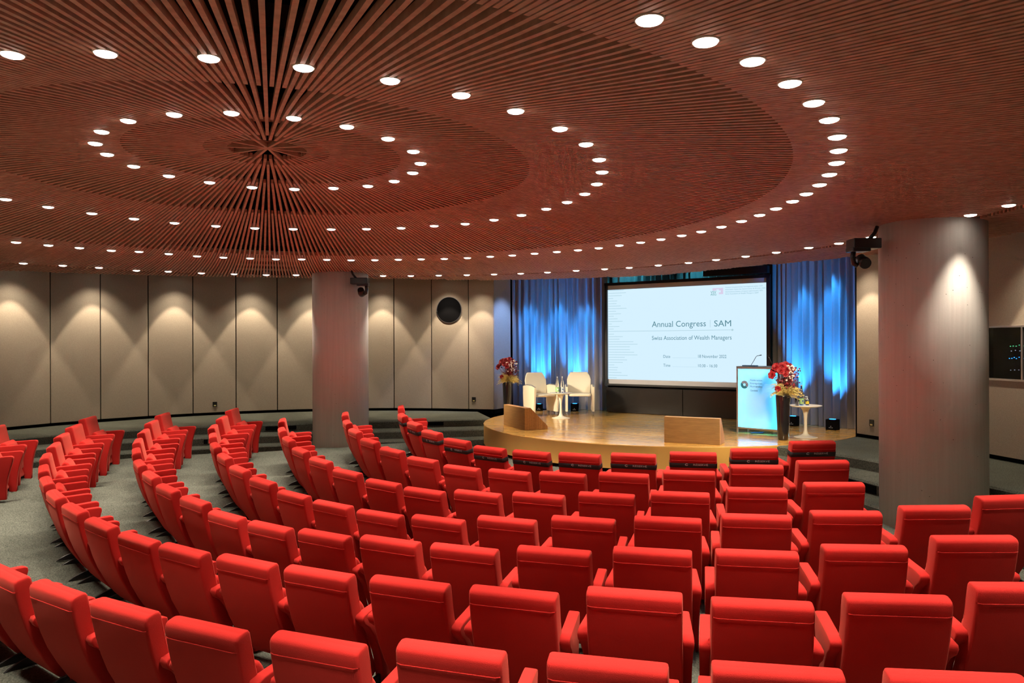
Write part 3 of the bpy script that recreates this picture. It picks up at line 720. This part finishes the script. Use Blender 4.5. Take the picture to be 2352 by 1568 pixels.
# head box above the screen
t = thing('screen_housing', (SO.x, SO.y, 0), SA, 'black screen housing and truss bar above the screen frame', 'screen housing')
b = MB(); b.box((2.95, -.02, 1.42), (1.3, .16, .14)); b.build('case', M['frame_black'], t)
b = MB(); b.box((1.8, -.12, 1.56), (3.9, .08, .06)); b.build('bar', M['black'], t)

# ------------------------------------------------------------------ curtains
def curtain(path, z0, z1, m, name, lab, amp=.062, per=.145, seed=1):
    rnd = random.Random(seed); P = catmull(path, 12)
    L = np.r_[0, np.cumsum(np.hypot(*np.diff(P, axis=0).T))]; n = int(L[-1]/.012)
    T = np.linspace(0, L[-1], n); X = np.interp(T, L, P[:, 0]); Y = np.interp(T, L, P[:, 1])
    ph = 0; offs = []; pers = []
    cur = per; k = 0
    for i in range(n):
        ph += 2*PI*(T[1]-T[0])/cur
        if ph > 2*PI*(k+1): k += 1; cur = per*rnd.uniform(.7, 1.45)
        offs.append(ph)
    D = np.c_[np.gradient(X), np.gradient(Y)]; D /= np.linalg.norm(D, axis=1)[:, None]
    rows = []; zs = np.linspace(z0, z1, 9)
    for j, z in enumerate(zs):
        f = (z-z0)/(z1-z0); rows.append([])
        for i in range(n):
            a = offs[i]; o = amp*(math.sin(a)+.28*math.sin(2*a+1.1))*(1-.25*f)+.012*math.sin(a*.37+2*f)
            sx = .02*math.cos(a)*(1-f)
            rows[-1].append((X[i]+D[i, 1]*o+D[i, 0]*sx, Y[i]-D[i, 0]*o+D[i, 1]*sx, z))
    b = MB(); vs = [v for r in rows for v in r]
    b.add(vs, [(j*n+i, j*n+i+1, (j+1)*n+i+1, (j+1)*n+i) for j in range(8) for i in range(n-1)], 0, True)
    o = b.build(name, m, fix=False); tag(o, lab, 'curtain'); return o
curtain([(-.0, 17.80), (.7, 17.80), (1.45, 17.60), (2.16, 17.32)], PLAT+.01, 2.05, M['curtain'], 'stage_curtain', 'pleated taupe stage curtain lit blue, left of the screen', seed=3)
curtain([(5.22, 15.08), (5.40, 14.5), (5.70, 13.9), (6.02, 13.45), (6.5, 13.0)], PLAT+.01, 2.05, M['curtain'], 'stage_curtain', 'pleated taupe stage curtain lit blue, right of the screen', seed=9)
curtain([(2.1, 18.0), (3.4, 17.2), (4.9, 16.1), (5.6, 15.3)], -.5, 2.05, M['teal_light_curtain'], 'backdrop_curtain', 'strip of teal lit curtain glimpsed above the screen frame', seed=5)

# ------------------------------------------------------------------ floor uplights
bd = bpy.data.lights.new('uplight_lamp', 'SPOT'); bd.energy = BLUE_W; bd.color = (.02, .29, 1.0); bd.spot_size = math.radians(46); bd.spot_blend = .9; bd.shadow_soft_size = .05
def uplight(x, y, aim, s, lab):
    a = math.atan2(aim[1]-y, aim[0]-x)-PI/2
    t = thing('floor_uplight', (x, y, PLAT+.006), a, lab, 'stage light', 'black battery uplights at the foot of the curtains')
    b = MB(); b.box((0, 0, s/2), (s, s*.9, s)); b.build('housing', M['black'], t, bevel=.006)
    b = MB(); b.lathe([(s*.3, 0), (s*.3, .004)], 16, (0, 0, s)); b.build('lens', M['led_blue'], t)
    b = MB()
    for dx in (-.025, .0, .025): b.box((dx, -s*.45-.002, s*.22), (.012, .004, .012))
    b.box((0, -s*.45-.002, s*.36), (.014, .004, .01)); b.build('buttons', M['white_print'], t)
    l = bpy.data.objects.new('lamp', bd); COL.objects.link(l); l.parent = t; l.location = (0, 0, s+.03)
    l.rotation_euler = (PI-math.radians(17), 0, 0)
    return t
uplight(.62, 17.42, (.7, 17.8), .15, 'small black floor uplight behind the left white chair')
uplight(1.42, 17.22, (1.5, 17.6), .17, 'small black floor uplight behind the right white chair')
uplight(5.20, 14.05, (5.5, 14.4), .18, 'small black floor uplight partly hidden behind the lectern')
uplight(5.66, 13.40, (5.95, 13.7), .185, 'small black floor uplight behind the side table at the right curtain')
# overhead blue stage wash from behind the ceiling edge, plus added blue and teal fills
def spot(x, y, z, tx, ty, tz, col, e, size, blend=.7, rad=.06):
    d = bpy.data.lights.new('stage_lamp_or_fill', 'SPOT'); d.energy = e; d.color = col; d.spot_size = math.radians(size); d.spot_blend = blend; d.shadow_soft_size = rad
    o = bpy.data.objects.new('stage_lamp_or_fill', d); COL.objects.link(o); o.location = (x, y, z)
    o.rotation_euler = (Vector((tx, ty, tz))-Vector((x, y, z))).to_track_quat('-Z', 'Y').to_euler(); return o
for (x, y, tx, ty) in ((.35, 17.25, .45, 17.8), (1.0, 17.15, 1.1, 17.7), (1.6, 16.95, 1.7, 17.5), (5.2, 14.0, 5.5, 14.3), (5.6, 13.45, 5.9, 13.8)):
    spot(x, y, 1.6, tx, ty, .2, (.02, .29, 1), 190, 34)
spot(.9, 16.6, 1.5, -.25, 17.4, .2, (.22, .42, 1), 170, 50)  # added fill that turns the return wall bluish, no fixture of its own
spot(2.6, 17.3, 1.95, 2.9, 17.55, 1.4, (.08, .55, .75), 16, 130)  # added teal fill for the curtain strip above the screen, source unknown
spot(4.0, 16.4, 1.95, 4.3, 16.6, 1.4, (.08, .55, .75), 16, 130)  # second added teal fill for the same strip
# moving-head profile spots light the speakers
spot(-2.45, 13.1, .85, 1.2, 15.6, -1.3, (1, .84, .58), 900, 46, .9, .30)
spot(3.75, 8.35, .85, 3.2, 13.6, -1.5, (1, .84, .58), 800, 52, .9, .30)

# ------------------------------------------------------------------ moving heads on the pillars
def moving_head(x, y, zz, rz, s, lab):
    t = thing('moving_spotlight', (x, y, zz), rz, lab, 'spotlight', 'black moving spotlights on the pillars')
    b = MB(); b.box((0, 0, .12), (.30*s, .20, .11*s)); b.box((-.06*s, 0, .06), (.20*s, .18, .05)); b.build('base', M['black_metal'], t, bevel=.01)
    b = MB(); b.tube([(-.11*s, 0, .06), (-.12*s, 0, -.02), (-.11*s, 0, -.09*s), (-.07*s, 0, -.11*s)], .028*s, 8); b.build('yoke', M['black_metal'], t)
    b = MB(); b.tube([(-.02*s, .03, -.03*s), (-.02*s, -.05, -.08*s), (-.02*s, -.09, -.10*s)], [.055*s, .065*s, .06*s], 16); b.build('head', M['black_metal'], t)
    b = MB(); b.tube([(.06*s, 0, .17), (.12*s, 0, .24), (.15*s, 0, .31)], .02, 6); b.build('bracket', M['black_metal'], t)
    return t
moving_head(-2.67, 13.32, .97, PI, 1.0, 'black moving spotlight bracketed at the top of the left pillar')
moving_head(3.76, 8.10, .92, 0, .98, 'black moving spotlight bracketed at the top left of the right pillar')

# ------------------------------------------------------------------ wall fittings
def on_wall(px, off=.0):
    p = Vector(wpt(px)); n = (Vector(WC)-p).normalized()
    # panels are flat between joints: find the chord
    for a, e in zip(joints[:-1], joints[1:]):
        a, e = Vector(a), Vector(e); u = (px-1176)/1742
        # intersection of ray (u,1)*t with chord
        d = e-a; den = d.x-u*d.y
        if abs(den) < 1e-9: continue
        k = (u*a.y-a.x)/den
        if 0 <= k <= 1 and (a+d*k).y > 12:
            q = a+d*k; nn = Vector((d.y, -d.x)).normalized()
            if (Vector(WC)-q).dot(nn) < 0: nn = -nn
            return q+nn*off, math.atan2(nn.y, nn.x)+PI/2
    return p+n*off, math.atan2(n.y, n.x)+PI/2
def zpx(px, py, Y): return (787-.0035*(px-1176)-py)/1742*Y
q, a = on_wall(1032)
t = thing('wall_speaker', (q.x, q.y, zpx(1032, 711.5, q.y)), a, 'round black speaker grille set in the wall panel left of the stage', 'speaker')
b = MB(); b.lathe([(.296, 0), (.296, .012), (.285, .014), (.001, .014)], 64, capt=False); o = b.build('grille', M['black'], t); o.data.transform(Matrix.Rotation(PI/2, 4, 'X'))
b = MB(); b.lathe([(.29, .002), (.302, .002), (.302, .016), (.29, .016)], 64, capb=False, capt=False); o = b.build('rim', M['grey_plastic'], t); o.data.transform(Matrix.Rotation(PI/2, 4, 'X'))
def socket(loc, a, lab):
    t = thing('wall_socket', loc, a, lab, 'wall socket')
    b = MB(); b.box((0, -.006, 0), (.092, .012, .105)); b.build('plate', M['socket'], t, bevel=.004)
    b = MB(); b.box((.0, -.014, -.028), (.045, .004, .022)); b.build('flap', M['brass'], t)
q, a = on_wall(493); socket((q.x, q.y, zpx(493, 928, q.y)), a, 'small black wall socket on the panel left of the left pillar')
q, a = on_wall(1088); socket((q.x, q.y, zpx(1088, 917, q.y)), a, 'small black wall socket near the left edge of the stage')
def on_seg(px, a, e):
    a, e = Vector(a), Vector(e); u = (px-1176)/1742; d = e-a; k = (u*a.y-a.x)/(d.x-u*d.y); q = a+d*k
    nn = Vector((d.y, -d.x)).normalized()
    if (Vector((0, 8))-q).dot(nn) < 0: nn = -nn
    return q, math.atan2(nn.y, nn.x)+PI/2
q, a = on_seg(2002, (6.10, 11.1), (5.64, 12.43)); socket((q.x, q.y, zpx(2002, 971, q.y)), a, 'small black wall socket between the curtain and the right pillar')
# step vents: dark recessed slots in the carpeted risers
def vent(px0, px1, L, z, hgt, lab):
    def hit(px):
        u = (px-1176)/1742
        for p, q in zip(L[:-1], L[1:]):
            d = q-p; den = d[0]-u*d[1]
            if abs(den) < 1e-9: continue
            k = (u*p[1]-p[0])/den
            if 0 <= k <= 1 and (p+d*k)[1] > 3: return Vector(p+d*k)
    p, q = hit(px0), hit(px1)
    if p is None or q is None: return
    c = (p+q)/2; d = q-p; t = thing('step_vent', (c.x, c.y, z), math.atan2(d.y, d.x), lab, 'vent')
    b = MB(); b.box((0, -.004, 0), (d.length, .016, hgt)); b.build('slot', M['black'], t)
vent(609, 680, N1b, -1.63, .075, 'dark vent slot in the top step riser left of the left pillar')
vent(982, 1018, N1b, -1.63, .075, 'dark vent slot in the top step riser between pillar and stage')
vent(467, 476, N2b, -1.77, .08, 'short dark vent slot in the middle step riser behind the seat rows')
vent(1949, 2012, N2b, -1.775, .10, 'dark vent slot in the middle step riser beside the right pillar')

# control room window at the right edge
wq0, wq1 = Vector(right[0]), Vector(right[1]); wd_ = (wq1-wq0); wa = math.atan2(wd_.y, wd_.x); wL = wd_.length; wn_ = Vector((wd_.y, -wd_.x)).normalized()
if (Vector((0, 8))-wq0).dot(wn_) < 0: wn_ = -wn_
win = bpy.data.objects.new('window_1', None); COL.objects.link(win); win.location = (wq0.x, wq0.y, 0); win.rotation_euler = (0, 0, wa); win['kind'] = 'structure'
sgn = 1 if Vector((-math.sin(wa), math.cos(wa))).dot(wn_) > 0 else -1
b = MB(); zc_, zh = (WZ0+WZ1)/2, WZ1-WZ0
for (c, d) in (((wL/2, sgn*.004, WZ1+.012), (wL, .02, .022)), ((wL/2, sgn*.004, WZ0-.012), (wL, .03, .026)), ((.05, sgn*.004, zc_), (.02, .02, zh))): b.box(c, d)
b.build('window_frame', M['chrome'], win)
b = MB(); b.box((wL/2+.03, -sgn*.01, zc_), (wL-.06, .004, zh)); b.build('window_pane', glassy('window_glass', (.75, .8, .85)), win)
b = MB(); b.box((wL/2, -sgn*.55, zc_), (wL+.9, .02, zh+.6)); b.box((wL/2, -sgn*.3, WZ0-.16), (wL+.9, .5, .02)); b.box((wL/2, -sgn*.3, WZ1+.16), (wL+.9, .5, .02)); b.box((-.42, -sgn*.3, zc_), (.02, .5, zh+.3)); b.box((wL+.42, -sgn*.3, zc_), (.02, .5, zh+.3)); b.build('dark_room', M['black'], win)
def wl(lx, ly, z):
    v = Matrix.Rotation(wa, 3, 'Z') @ Vector((lx, ly, 0)); return (wq0.x+v.x, wq0.y+v.y, z)
t = thing('equipment_rack', wl(wL/2, -sgn*.35, WZ0-.13), wa, 'dark equipment rack with blue and green lights behind the control window', 'equipment rack')
b = MB(); b.box((0, 0, .35), (.62, .25, .68)); b.build('cabinet', M['black'], t)
rr_ = random.Random(4)
for nm, m_, zz_, k, ss in (('green_lights', 'led_green', .56, 7, .010), ('blue_lights', 'led_blue', .40, 9, .009), ('white_lights', 'led_white', .49, 5, .010), ('lower_lights', 'led_white', .24, 6, .009)):
    b = MB()
    for i in range(k): b.box((-.18+.36*i/k+rr_.uniform(-.01, .01), sgn*.13, zz_+rr_.uniform(-.012, .012)), (ss*1.3, .006, ss*.7))
    b.build(nm, M[m_], t)
b = MB(); b.box((-.14, sgn*.13, .32), (.035, .006, .04)); b.build('monitor', M['led_screen'], t)

# ------------------------------------------------------------------ stage furniture
PZ = PLAT+.007
def white_chair(x, y, rz, lab):
    t = thing('stage_armchair', (x, y, PZ), rz, lab, 'chair', 'white armchairs on the stage')
    # faces -y
    b = MB(); rings = []
    for (z, w_, yy, th) in ((.40, .44, .20, .02), (.42, .47, .205, .028), (.55, .50, .215, .03), (.66, .52, .235, .03), (.74, .525, .25, .03), (.82, .475, .268, .028), (.885, .40, .285, .024), (.905, .36, .29, .012)):
        g = rrect(w_, th, (yy, z), (1, -.12), rad=.012); rings.append([(p[0], p[1]-.12*p[0]*p[0], p[2]) for p in g])
    b.stack(rings); b.build('backrest', M['white_shell'], t)
    b = MB(); b.stack([rrect(.44, .42, (0, 0), (1, 0), rad=.05) for k in range(1)] and [[(p[0], p[1]+.0, zz) for p in rrect(ww, dd, (.0, 0), (1, 0), rad=.05)] for (zz, ww, dd) in ((.40, .44, .42), (.41, .47, .45), (.45, .47, .45), (.46, .44, .42))]); b.build('seat', M['white_shell'], t)
    for sx in (-1, 1):
        b = MB(); prof = [(-.21, .075), (.21, .075), (.24, .30), (.255, .62), (.10, .645), (-.10, .64), (-.255, .605), (-.235, .30)]
        b.prism(prof, sx*.285-.024, sx*.285+.024, 'x'); sp = b.build('side_panel', M['white_side'], t, bevel=.005)
        b = MB(); b.tube([(sx*.285, -.24, .612), (sx*.285, -.1, .650), (sx*.285, .1, .655), (sx*.285, .25, .632)], .011, 8); b.build('arm_pad', M['grey_plastic'], t)
        for yy in (-.17, .17):
            b = MB(); o0 = len(b.v); b.lathe([(.030, -.012), (.034, -.006), (.034, .006), (.030, .012)], 16); b.v = [(v[2]+sx*.285, v[0]+yy, v[1]+.034) for v in b.v]
            b.box((sx*.285, yy, .062), (.03, .04, .035)); b.build('caster', M['grey_plastic'], t)
    return t
white_chair(.62, 16.30, math.radians(28), 'white shell armchair on castors, left of the tulip table on stage')
white_chair(1.46, 16.45, math.radians(-2), 'white shell armchair on castors, right of the tulip table on stage')

def tulip(x, y, h, rt, lab):
    t = thing('tulip_side_table', (x, y, PZ), 0, lab, 'side table', 'white tulip side tables on the stage')
    b = MB(); b.lathe([(rt-.035, h-.022), (rt, h-.008), (rt, h-.002), (rt-.006, h)], 48); b.build('table_top', M['white_shell'], t)
    b = MB(); b.lathe([(.188, 0), (.188, .004), (.15, .012), (.08, .028), (.042, .055), (.027, .11), (.023, .20), (.024, .28), (.032, .37), (.05, .44), (.085, h-.03), (.12, h-.02)], 40, capt=True); b.build('pedestal', M['white_shell'], t)
tulip(1.0, 15.62, .52, .245, 'white tulip side table between the two stage armchairs')
tulip(4.78, 12.36, .52, .255, 'white tulip side table beside the lectern')

def water_bottle(x, y, z, s, col, band, lab):
    t = thing('water_bottle', (x, y, z), 0, lab, 'bottle')
    b = MB(); b.lathe([(.036*s, 0), (.040*s, .006), (.041*s, .10), (.0395*s, .15), (.034*s, .19), (.024*s, .235), (.016*s, .27), (.013*s, .30), (.013*s, .318)], 20); b.build('glass_body', M['glass'], t)
    b = MB(); b.lathe([(.014*s, 0), (.0145*s, .012), (.013*s, .016)], 14, (0, 0, .316)); b.build('cap', M['label_white'], t)
    b = MB(); b.lathe([(.0418*s, .025), (.0418*s, .115)], 20, capb=False, capt=False); b.build('paper_label', M[col], t)
    b = MB(); b.box((.006, -.0425*s, .07), (.022, .003, .035)); b.build('label_mark', M[band], t)
water_bottle(.93, 15.60, PZ+.521, 1, 'label_green', 'label_white', 'clear water bottle with green label on the left tulip table')
water_bottle(1.035, 15.64, PZ+.521, 1, 'label_white', 'blue_print', 'clear water bottle with white label on the left tulip table')
water_bottle(4.70, 12.32, PZ+.521, .92, 'label_green', 'blue_print', 'clear water bottle with green label on the right tulip table')
t = thing('drinking_glass', (4.61, 12.27, PZ+.521), 0, 'small clear drinking glass beside the bottle on the right tulip table', 'glass')
b = MB(); b.lathe([(.001, .006), (.026, .006), (.033, .12), (.036, .12), (.030, 0), (.001, 0)], 20, capb=False, capt=False); b.build('tumbler', M['glass'], t)
t = thing('sanitiser_bottle', (4.80, 12.34, PZ+.521), 0, 'small pump bottle with yellow label on the right tulip table', 'bottle')
b = MB(); b.lathe([(.026, 0), (.028, .005), (.028, .08), (.02, .095), (.01, .10)], 16); b.build('container', M['glass'], t)
b = MB(); b.lathe([(.0285, .02), (.0285, .065)], 16, capb=False, capt=False); b.build('label_band', M['label_yellow'], t)
b = MB(); b.lathe([(.011, .10), (.011, .115), (.005, .118), (.005, .135)], 12); b.box((-.012, 0, .14), (.04, .014, .012)); b.build('pump', M['label_white'], t)

# lectern
t = thing('lectern', (3.83, 12.95, PZ), math.radians(-40.7), 'lectern with glowing pale blue front and aluminium frame on the stage', 'lectern')
LW, LD_, LH = .735, .46, 1.125
b = MB(); b.box((LW/2, .012, .60), (LW-.05, .008, .98)); b.build('front_panel', M['acrylic'], t)
b = MB()
for (c, d) in (((.012, .012, LH/2), (.024, .024, LH)), ((LW-.012, .012, LH/2), (.024, .024, LH)), ((LW/2, .012, LH-.012), (LW, .024, .026)), ((LW/2, .012, .095), (LW, .024, .024)),
               ((.012, LD_-.012, LH/2), (.024, .024, LH)), ((LW-.012, LD_-.012, LH/2), (.024, .024, LH)), ((LW-.012, LD_/2, LH-.012), (.024, LD_, .026)), ((LW-.012, LD_/2, .095), (.024, LD_, .024)), ((.012, LD_/2, LH-.012), (.024, LD_, .026)), ((.012, LD_/2, .095), (.024, LD_, .024))): b.box(c, d)
b.build('frame', M['chrome'], t)
for sx in (.012, LW-.012):
    b = MB(); b.box((sx, LD_/2, .60), (.008, LD_-.05, .98)); b.build('side_panel', M['chrome'] if False else mat('lectern_side', (.55, .53, .50), .4, metal=.3), t)
b = MB(); b.box((LW/2, .17, .60), (LW-.05, .006, .98)); b.build('reflector', mat('white_lining', (.8, .85, .9), .7), t)
b = MB()
for (c, d) in (((LW/2, .06, LH-.06), (LW-.1, .012, .012)), ((LW/2, .06, .13), (LW-.1, .012, .012)), ((.045, .06, .6), (.008, .012, .85)), ((LW-.045, .06, .6), (.008, .012, .85))): b.box(c, d)
b.build('led_strip', M['cyan_led'], t)
b = MB(); b.box((LW/2, LD_/2+.01, LH+.008), (LW+.01, LD_, .014)); b.build('desk_top', mat('lectern_top', (.10, .11, .14), .35), t)
b = MB(); b.box((.20, .10, LH+.024), (.24, .10, .018)); b.build('console', mat('blue_console', (.01, .05, .12), .4), t)
b = MB(); b.tube([(.215, .10, LH+.03), (.27, .09, LH+.11), (.315, .07, LH+.175), (.345, .05, LH+.195), (.42, .03, LH+.207)], .0045, 6); b.tube([(.395, .035, LH+.203), (.43, .028, LH+.209)], .007, 6); b.build('gooseneck_microphone', M['black_metal'], t)
b = MB(); b.tube([(.60, .12, LH+.02), (.55, .12, LH+.11), (.515, .12, LH+.175), (.50, .11, LH+.20), (.53, .10, LH+.205)], .0045, 6); b.build('gooseneck_microphone', M['black_metal'], t)
LM_ = Matrix.Rotation(PI/2, 4, 'X')
for i, s in enumerate(('Fédération', 'Entreprises', 'Romandes')):
    place_text('lettering', text_mesh(s, .205-.0*i, .030), M['teal_print'], t, Matrix.Translation((.245, .003, .895-.052*i)) @ LM_)
place_text('lettering', text_mesh('Genève', .125, .032), M['teal_print'], t, Matrix.Translation((.245, .003, .722)) @ LM_)
def arcpatch(name, a0, a1, m):
    b = MB(); vs = []; k = 14
    for i in range(k+1):
        a = math.radians(a0+(a1-a0)*i/k); vs += [(.140+.066*math.cos(a), .003, .83+.066*math.sin(a)), (.140+.023*math.cos(a), .003, .83+.023*math.sin(a))]
    b.add(vs, [(2*i, 2*i+2, 2*i+3, 2*i+1) for i in range(k)]); b.build(name, m, t, fix=False)
arcpatch('emblem', 150, 322, M['teal_print']); arcpatch('emblem', -35, 35, M['grey_logo']); arcpatch('emblem', 38, 147, M['grey_logo'])
b = MB(); b.box((.225, .003, .84), (.002, .002, .13)); b.build('divider_line', M['teal_print'], t)
tc_ = thing('cable_coil', (4.15, 12.85, PZ+.004), .2, 'small dark tangle of cable on the stage floor under the lectern', 'cable')
b = MB(); rr_ = random.Random(2)
b.tube([(.16*math.cos(k*.9)*rr_.uniform(.5, 1), .05*math.sin(k*1.3), .006+.012*rr_.random()) for k in range(26)], .005, 6); b.build('cord', mat('blue_black_cord', (.01, .03, .08), .5), tc_)

# oak monitor wedges
def wedge(x, y, a, L, D, H, lab):
    t = thing('stage_monitor', (x, y, PZ), a, lab, 'stage monitor', 'oak clad wedge monitors at the stage edge')
    # local: x along the length, y toward the performers
    prof = [(0, 0), (D, 0), (D, .055), (.115, H), (0, H)]
    b = MB(); b.prism(prof, 0, L, 'x'); b.build('cabinet', M['oak'], t, bevel=.004, bseg=1)
    s = Vector((.115-D, H-.055)).normalized(); nrm = Vector((-s.y, s.x)); nrm = nrm if nrm.x > 0 else -nrm
    c = Vector(((.115+D)/2, (H+.055)/2))+nrm*.004
    ang = math.atan2(s.y, s.x)
    b = MB(); b.box((L/2, c.x, c.y), (L-.05, (Vector((.115-D, H-.055))).length-.04, .006), Matrix.Rotation(ang, 3, 'X')); b.build('grille', M['black'], t)
    return t
wedge(-.16, 14.27, math.atan2(13.44-14.27, .22+.16), .913, .46, .396, 'oak wedge monitor box at the left edge of the stage')
wedge(2.36, 11.79, math.atan2(11.42-11.79, 3.12-2.36), .85, .40, .40, 'oak wedge monitor box at the front centre of the stage')

# vases and flower arrangements
def arrangement(x, y, z, h, seed, vlab, flab, flip=1):
    v = thing('floor_vase', (x, y, z), 0, vlab, 'vase', 'tall black floor vases')
    b = MB(); b.lathe([(.072, 0), (.078, .008), (.085, .10), (.096, .35), (.112, h-.02), (.113, h), (.105, h), (.095, h-.1)], 40, capt=False); b.build('vessel', M['gloss_black'], v)
    f = thing('flower_arrangement', (x, y, z+h-.03), 0, flab, 'flowers', 'red and cream flower arrangements')
    rnd = random.Random(seed)
    stems = MB()
    def bloom(c, r, name='amaryllis'):
        b = MB()
        for layer, (np_, rr, tilt) in enumerate(((6, 1., .35), (5, .8, .8), (4, .5, 1.2))):
            for k in range(np_):
                a = 2*PI*k/np_+layer*.5+rnd.uniform(-.15, .15); tl = tilt+rnd.uniform(-.12, .12)
                L = r*rr; d = Vector((math.cos(a)*math.cos(tl), math.sin(a)*math.cos(tl), math.sin(tl))); sd = Vector((-math.sin(a), math.cos(a), 0))
                rows = []
                for s_, w_ in ((0, .10), (.3, .34), (.6, .44), (.85, .30), (1, .05)):
                    p = Vector(c)+d*L*s_+Vector((0, 0, 1))*(-.25*L*s_*s_)
                    rows.append([p-sd*w_*L+Vector((0, 0, .10*L*w_)), p-Vector((0, 0, .05*L)), p+sd*w_*L+Vector((0, 0, .10*L*w_))])
                vs = [q for r_ in rows for q in r_]
                b.add(vs, [(i*3+j, i*3+j+1, (i+1)*3+j+1, (i+1)*3+j) for i in range(4) for j in range(2)], 0, True)
        # turn the flower to face outward
        out = Vector((c[0], c[1]-.12, .6*(c[2]-.25))).normalized(); R_ = Vector((0, 0, 1)).rotation_difference(out).to_matrix()
        b.v = [tuple(Vector(c)+R_ @ (Vector(p)-Vector(c))) for p in b.v]
        b.build(name, M['petal'], f, fix=False)
        stems.tube([(0, 0, 0), (c[0]*.4, c[1]*.4, c[2]*.6), c], .004, 5)
    for (cx, cy, cz, r) in ((-.13, -.06, .47, .072), (-.03, -.08, .50, .07), (.05, -.02, .52, .066), (-.07, -.12, .42, .072), (.02, -.12, .45, .068), (.12, -.02, .49, .06), (-.20, -.08, .35, .072), (-.12, -.12, .14, .055), (-.10, .04, .50, .065), (-.15, -.02, .41, .07), (-.01, -.14, .37, .06), (.09, -.08, .44, .06)):
        bloom((cx*flip, cy, cz), r)
    def berries(name, m, n, gen, r0, r1):
        p0 = None
        for k in range(n):
            c = gen()
            if p0 is None: bb = MB(); bb.ball((0, 0, 0), 1, n=8, m=5); p0 = o = bb.build(name, m, f)
            else: o = p0.copy(); COL.objects.link(o); o.parent = f
            o.location = c; r_ = rnd.uniform(r0, r1); o.scale = (r_, r_, r_)
            stems.tube([(.02*flip, 0, .05), (c[0]*.6, c[1]*.6, c[2]*.6), c], .0017, 4)
    def g1():
        a = rnd.uniform(0, 2*PI); rad = rnd.uniform(0, .13); return (.09*flip+rad*math.cos(a), -.09+.08*math.sin(a), rnd.uniform(.26, .50))
    def g2():
        a = rnd.uniform(0, 2*PI); rad = rnd.uniform(.03, .21); return (.06*flip+rad*math.cos(a), -.03+.12*math.sin(a), rnd.uniform(.15, .48))
    berries('white_berry', M['berry'], 60, g1, .010, .017)
    berries('red_berry', M['berry_red'], 95, g2, .009, .018)
    def frond(b, p0, d, L, w_):
        d = Vector(d).normalized(); side = d.cross(Vector((0, 1, .2))).normalized(); n = 9; prev = None
        for i in range(n):
            t_ = i/(n-1); p = Vector(p0)+d*L*t_+Vector((0, 0, -.55*L*t_*t_))
            for s_ in (-1, 1):
                l = w_*(1-t_)*(.6+.4*math.sin(PI*min(1, t_*1.5)))+.008
                q = p+side*s_*l+d*l*.6+Vector((0, -.01, -.01)); m_ = (p+q)/2
                o_ = d*.010
                b.add([p-o_, m_-o_*1.3+Vector((0, -.004, .004)), q, m_+o_*1.3], [(0, 1, 2, 3)])
    b = MB()
    for k in range(64):
        a = rnd.uniform(-PI, PI); frond(b, (.03*math.cos(a)*flip+.02*flip, -.03+.03*math.sin(a), rnd.uniform(.03, .14)), (math.cos(a)+.15*flip, math.sin(a)*.8-.3, rnd.uniform(.1, 1.2)), rnd.uniform(.17, .29), .06)
    b.build('yellow_fern', M['fern'], f, fix=False)
    b = MB()
    for k in range(70):
        a = rnd.uniform(.55*PI, 1.35*PI) if k % 3 else rnd.uniform(-.4*PI, .3*PI); r_ = rnd.uniform(.14, .30); z_ = rnd.uniform(-.02, .30)
        e = (r_*math.cos(a), -.03+.5*r_*math.sin(a), z_); b.tube([(0, 0, .0), (e[0]*.5, e[1]*.5, z_*.6+.07), e], [.002, .0018, .001], 4)
    b.build('dry_grass', M['grass'], f, fix=False)
    stems.build('stems', M['twig'], f, fix=False)
arrangement(4.29, 12.02, PZ, .71, 11, 'tall tapered glossy black vase standing in front of the lectern', 'red amaryllis, white berries and yellow fern bouquet in the vase before the lectern')
arrangement(-.10, 16.42, PZ, .71, 23, 'tall tapered glossy black vase at the left end of the stage', 'red, white and yellow-green bouquet in the vase at the left end of the stage', flip=1)

# ------------------------------------------------------------------ lift everything so the perimeter floor is z = 0
for o in list(sc.objects):
    if o.parent is None and o is not cam: o.location.z += UP
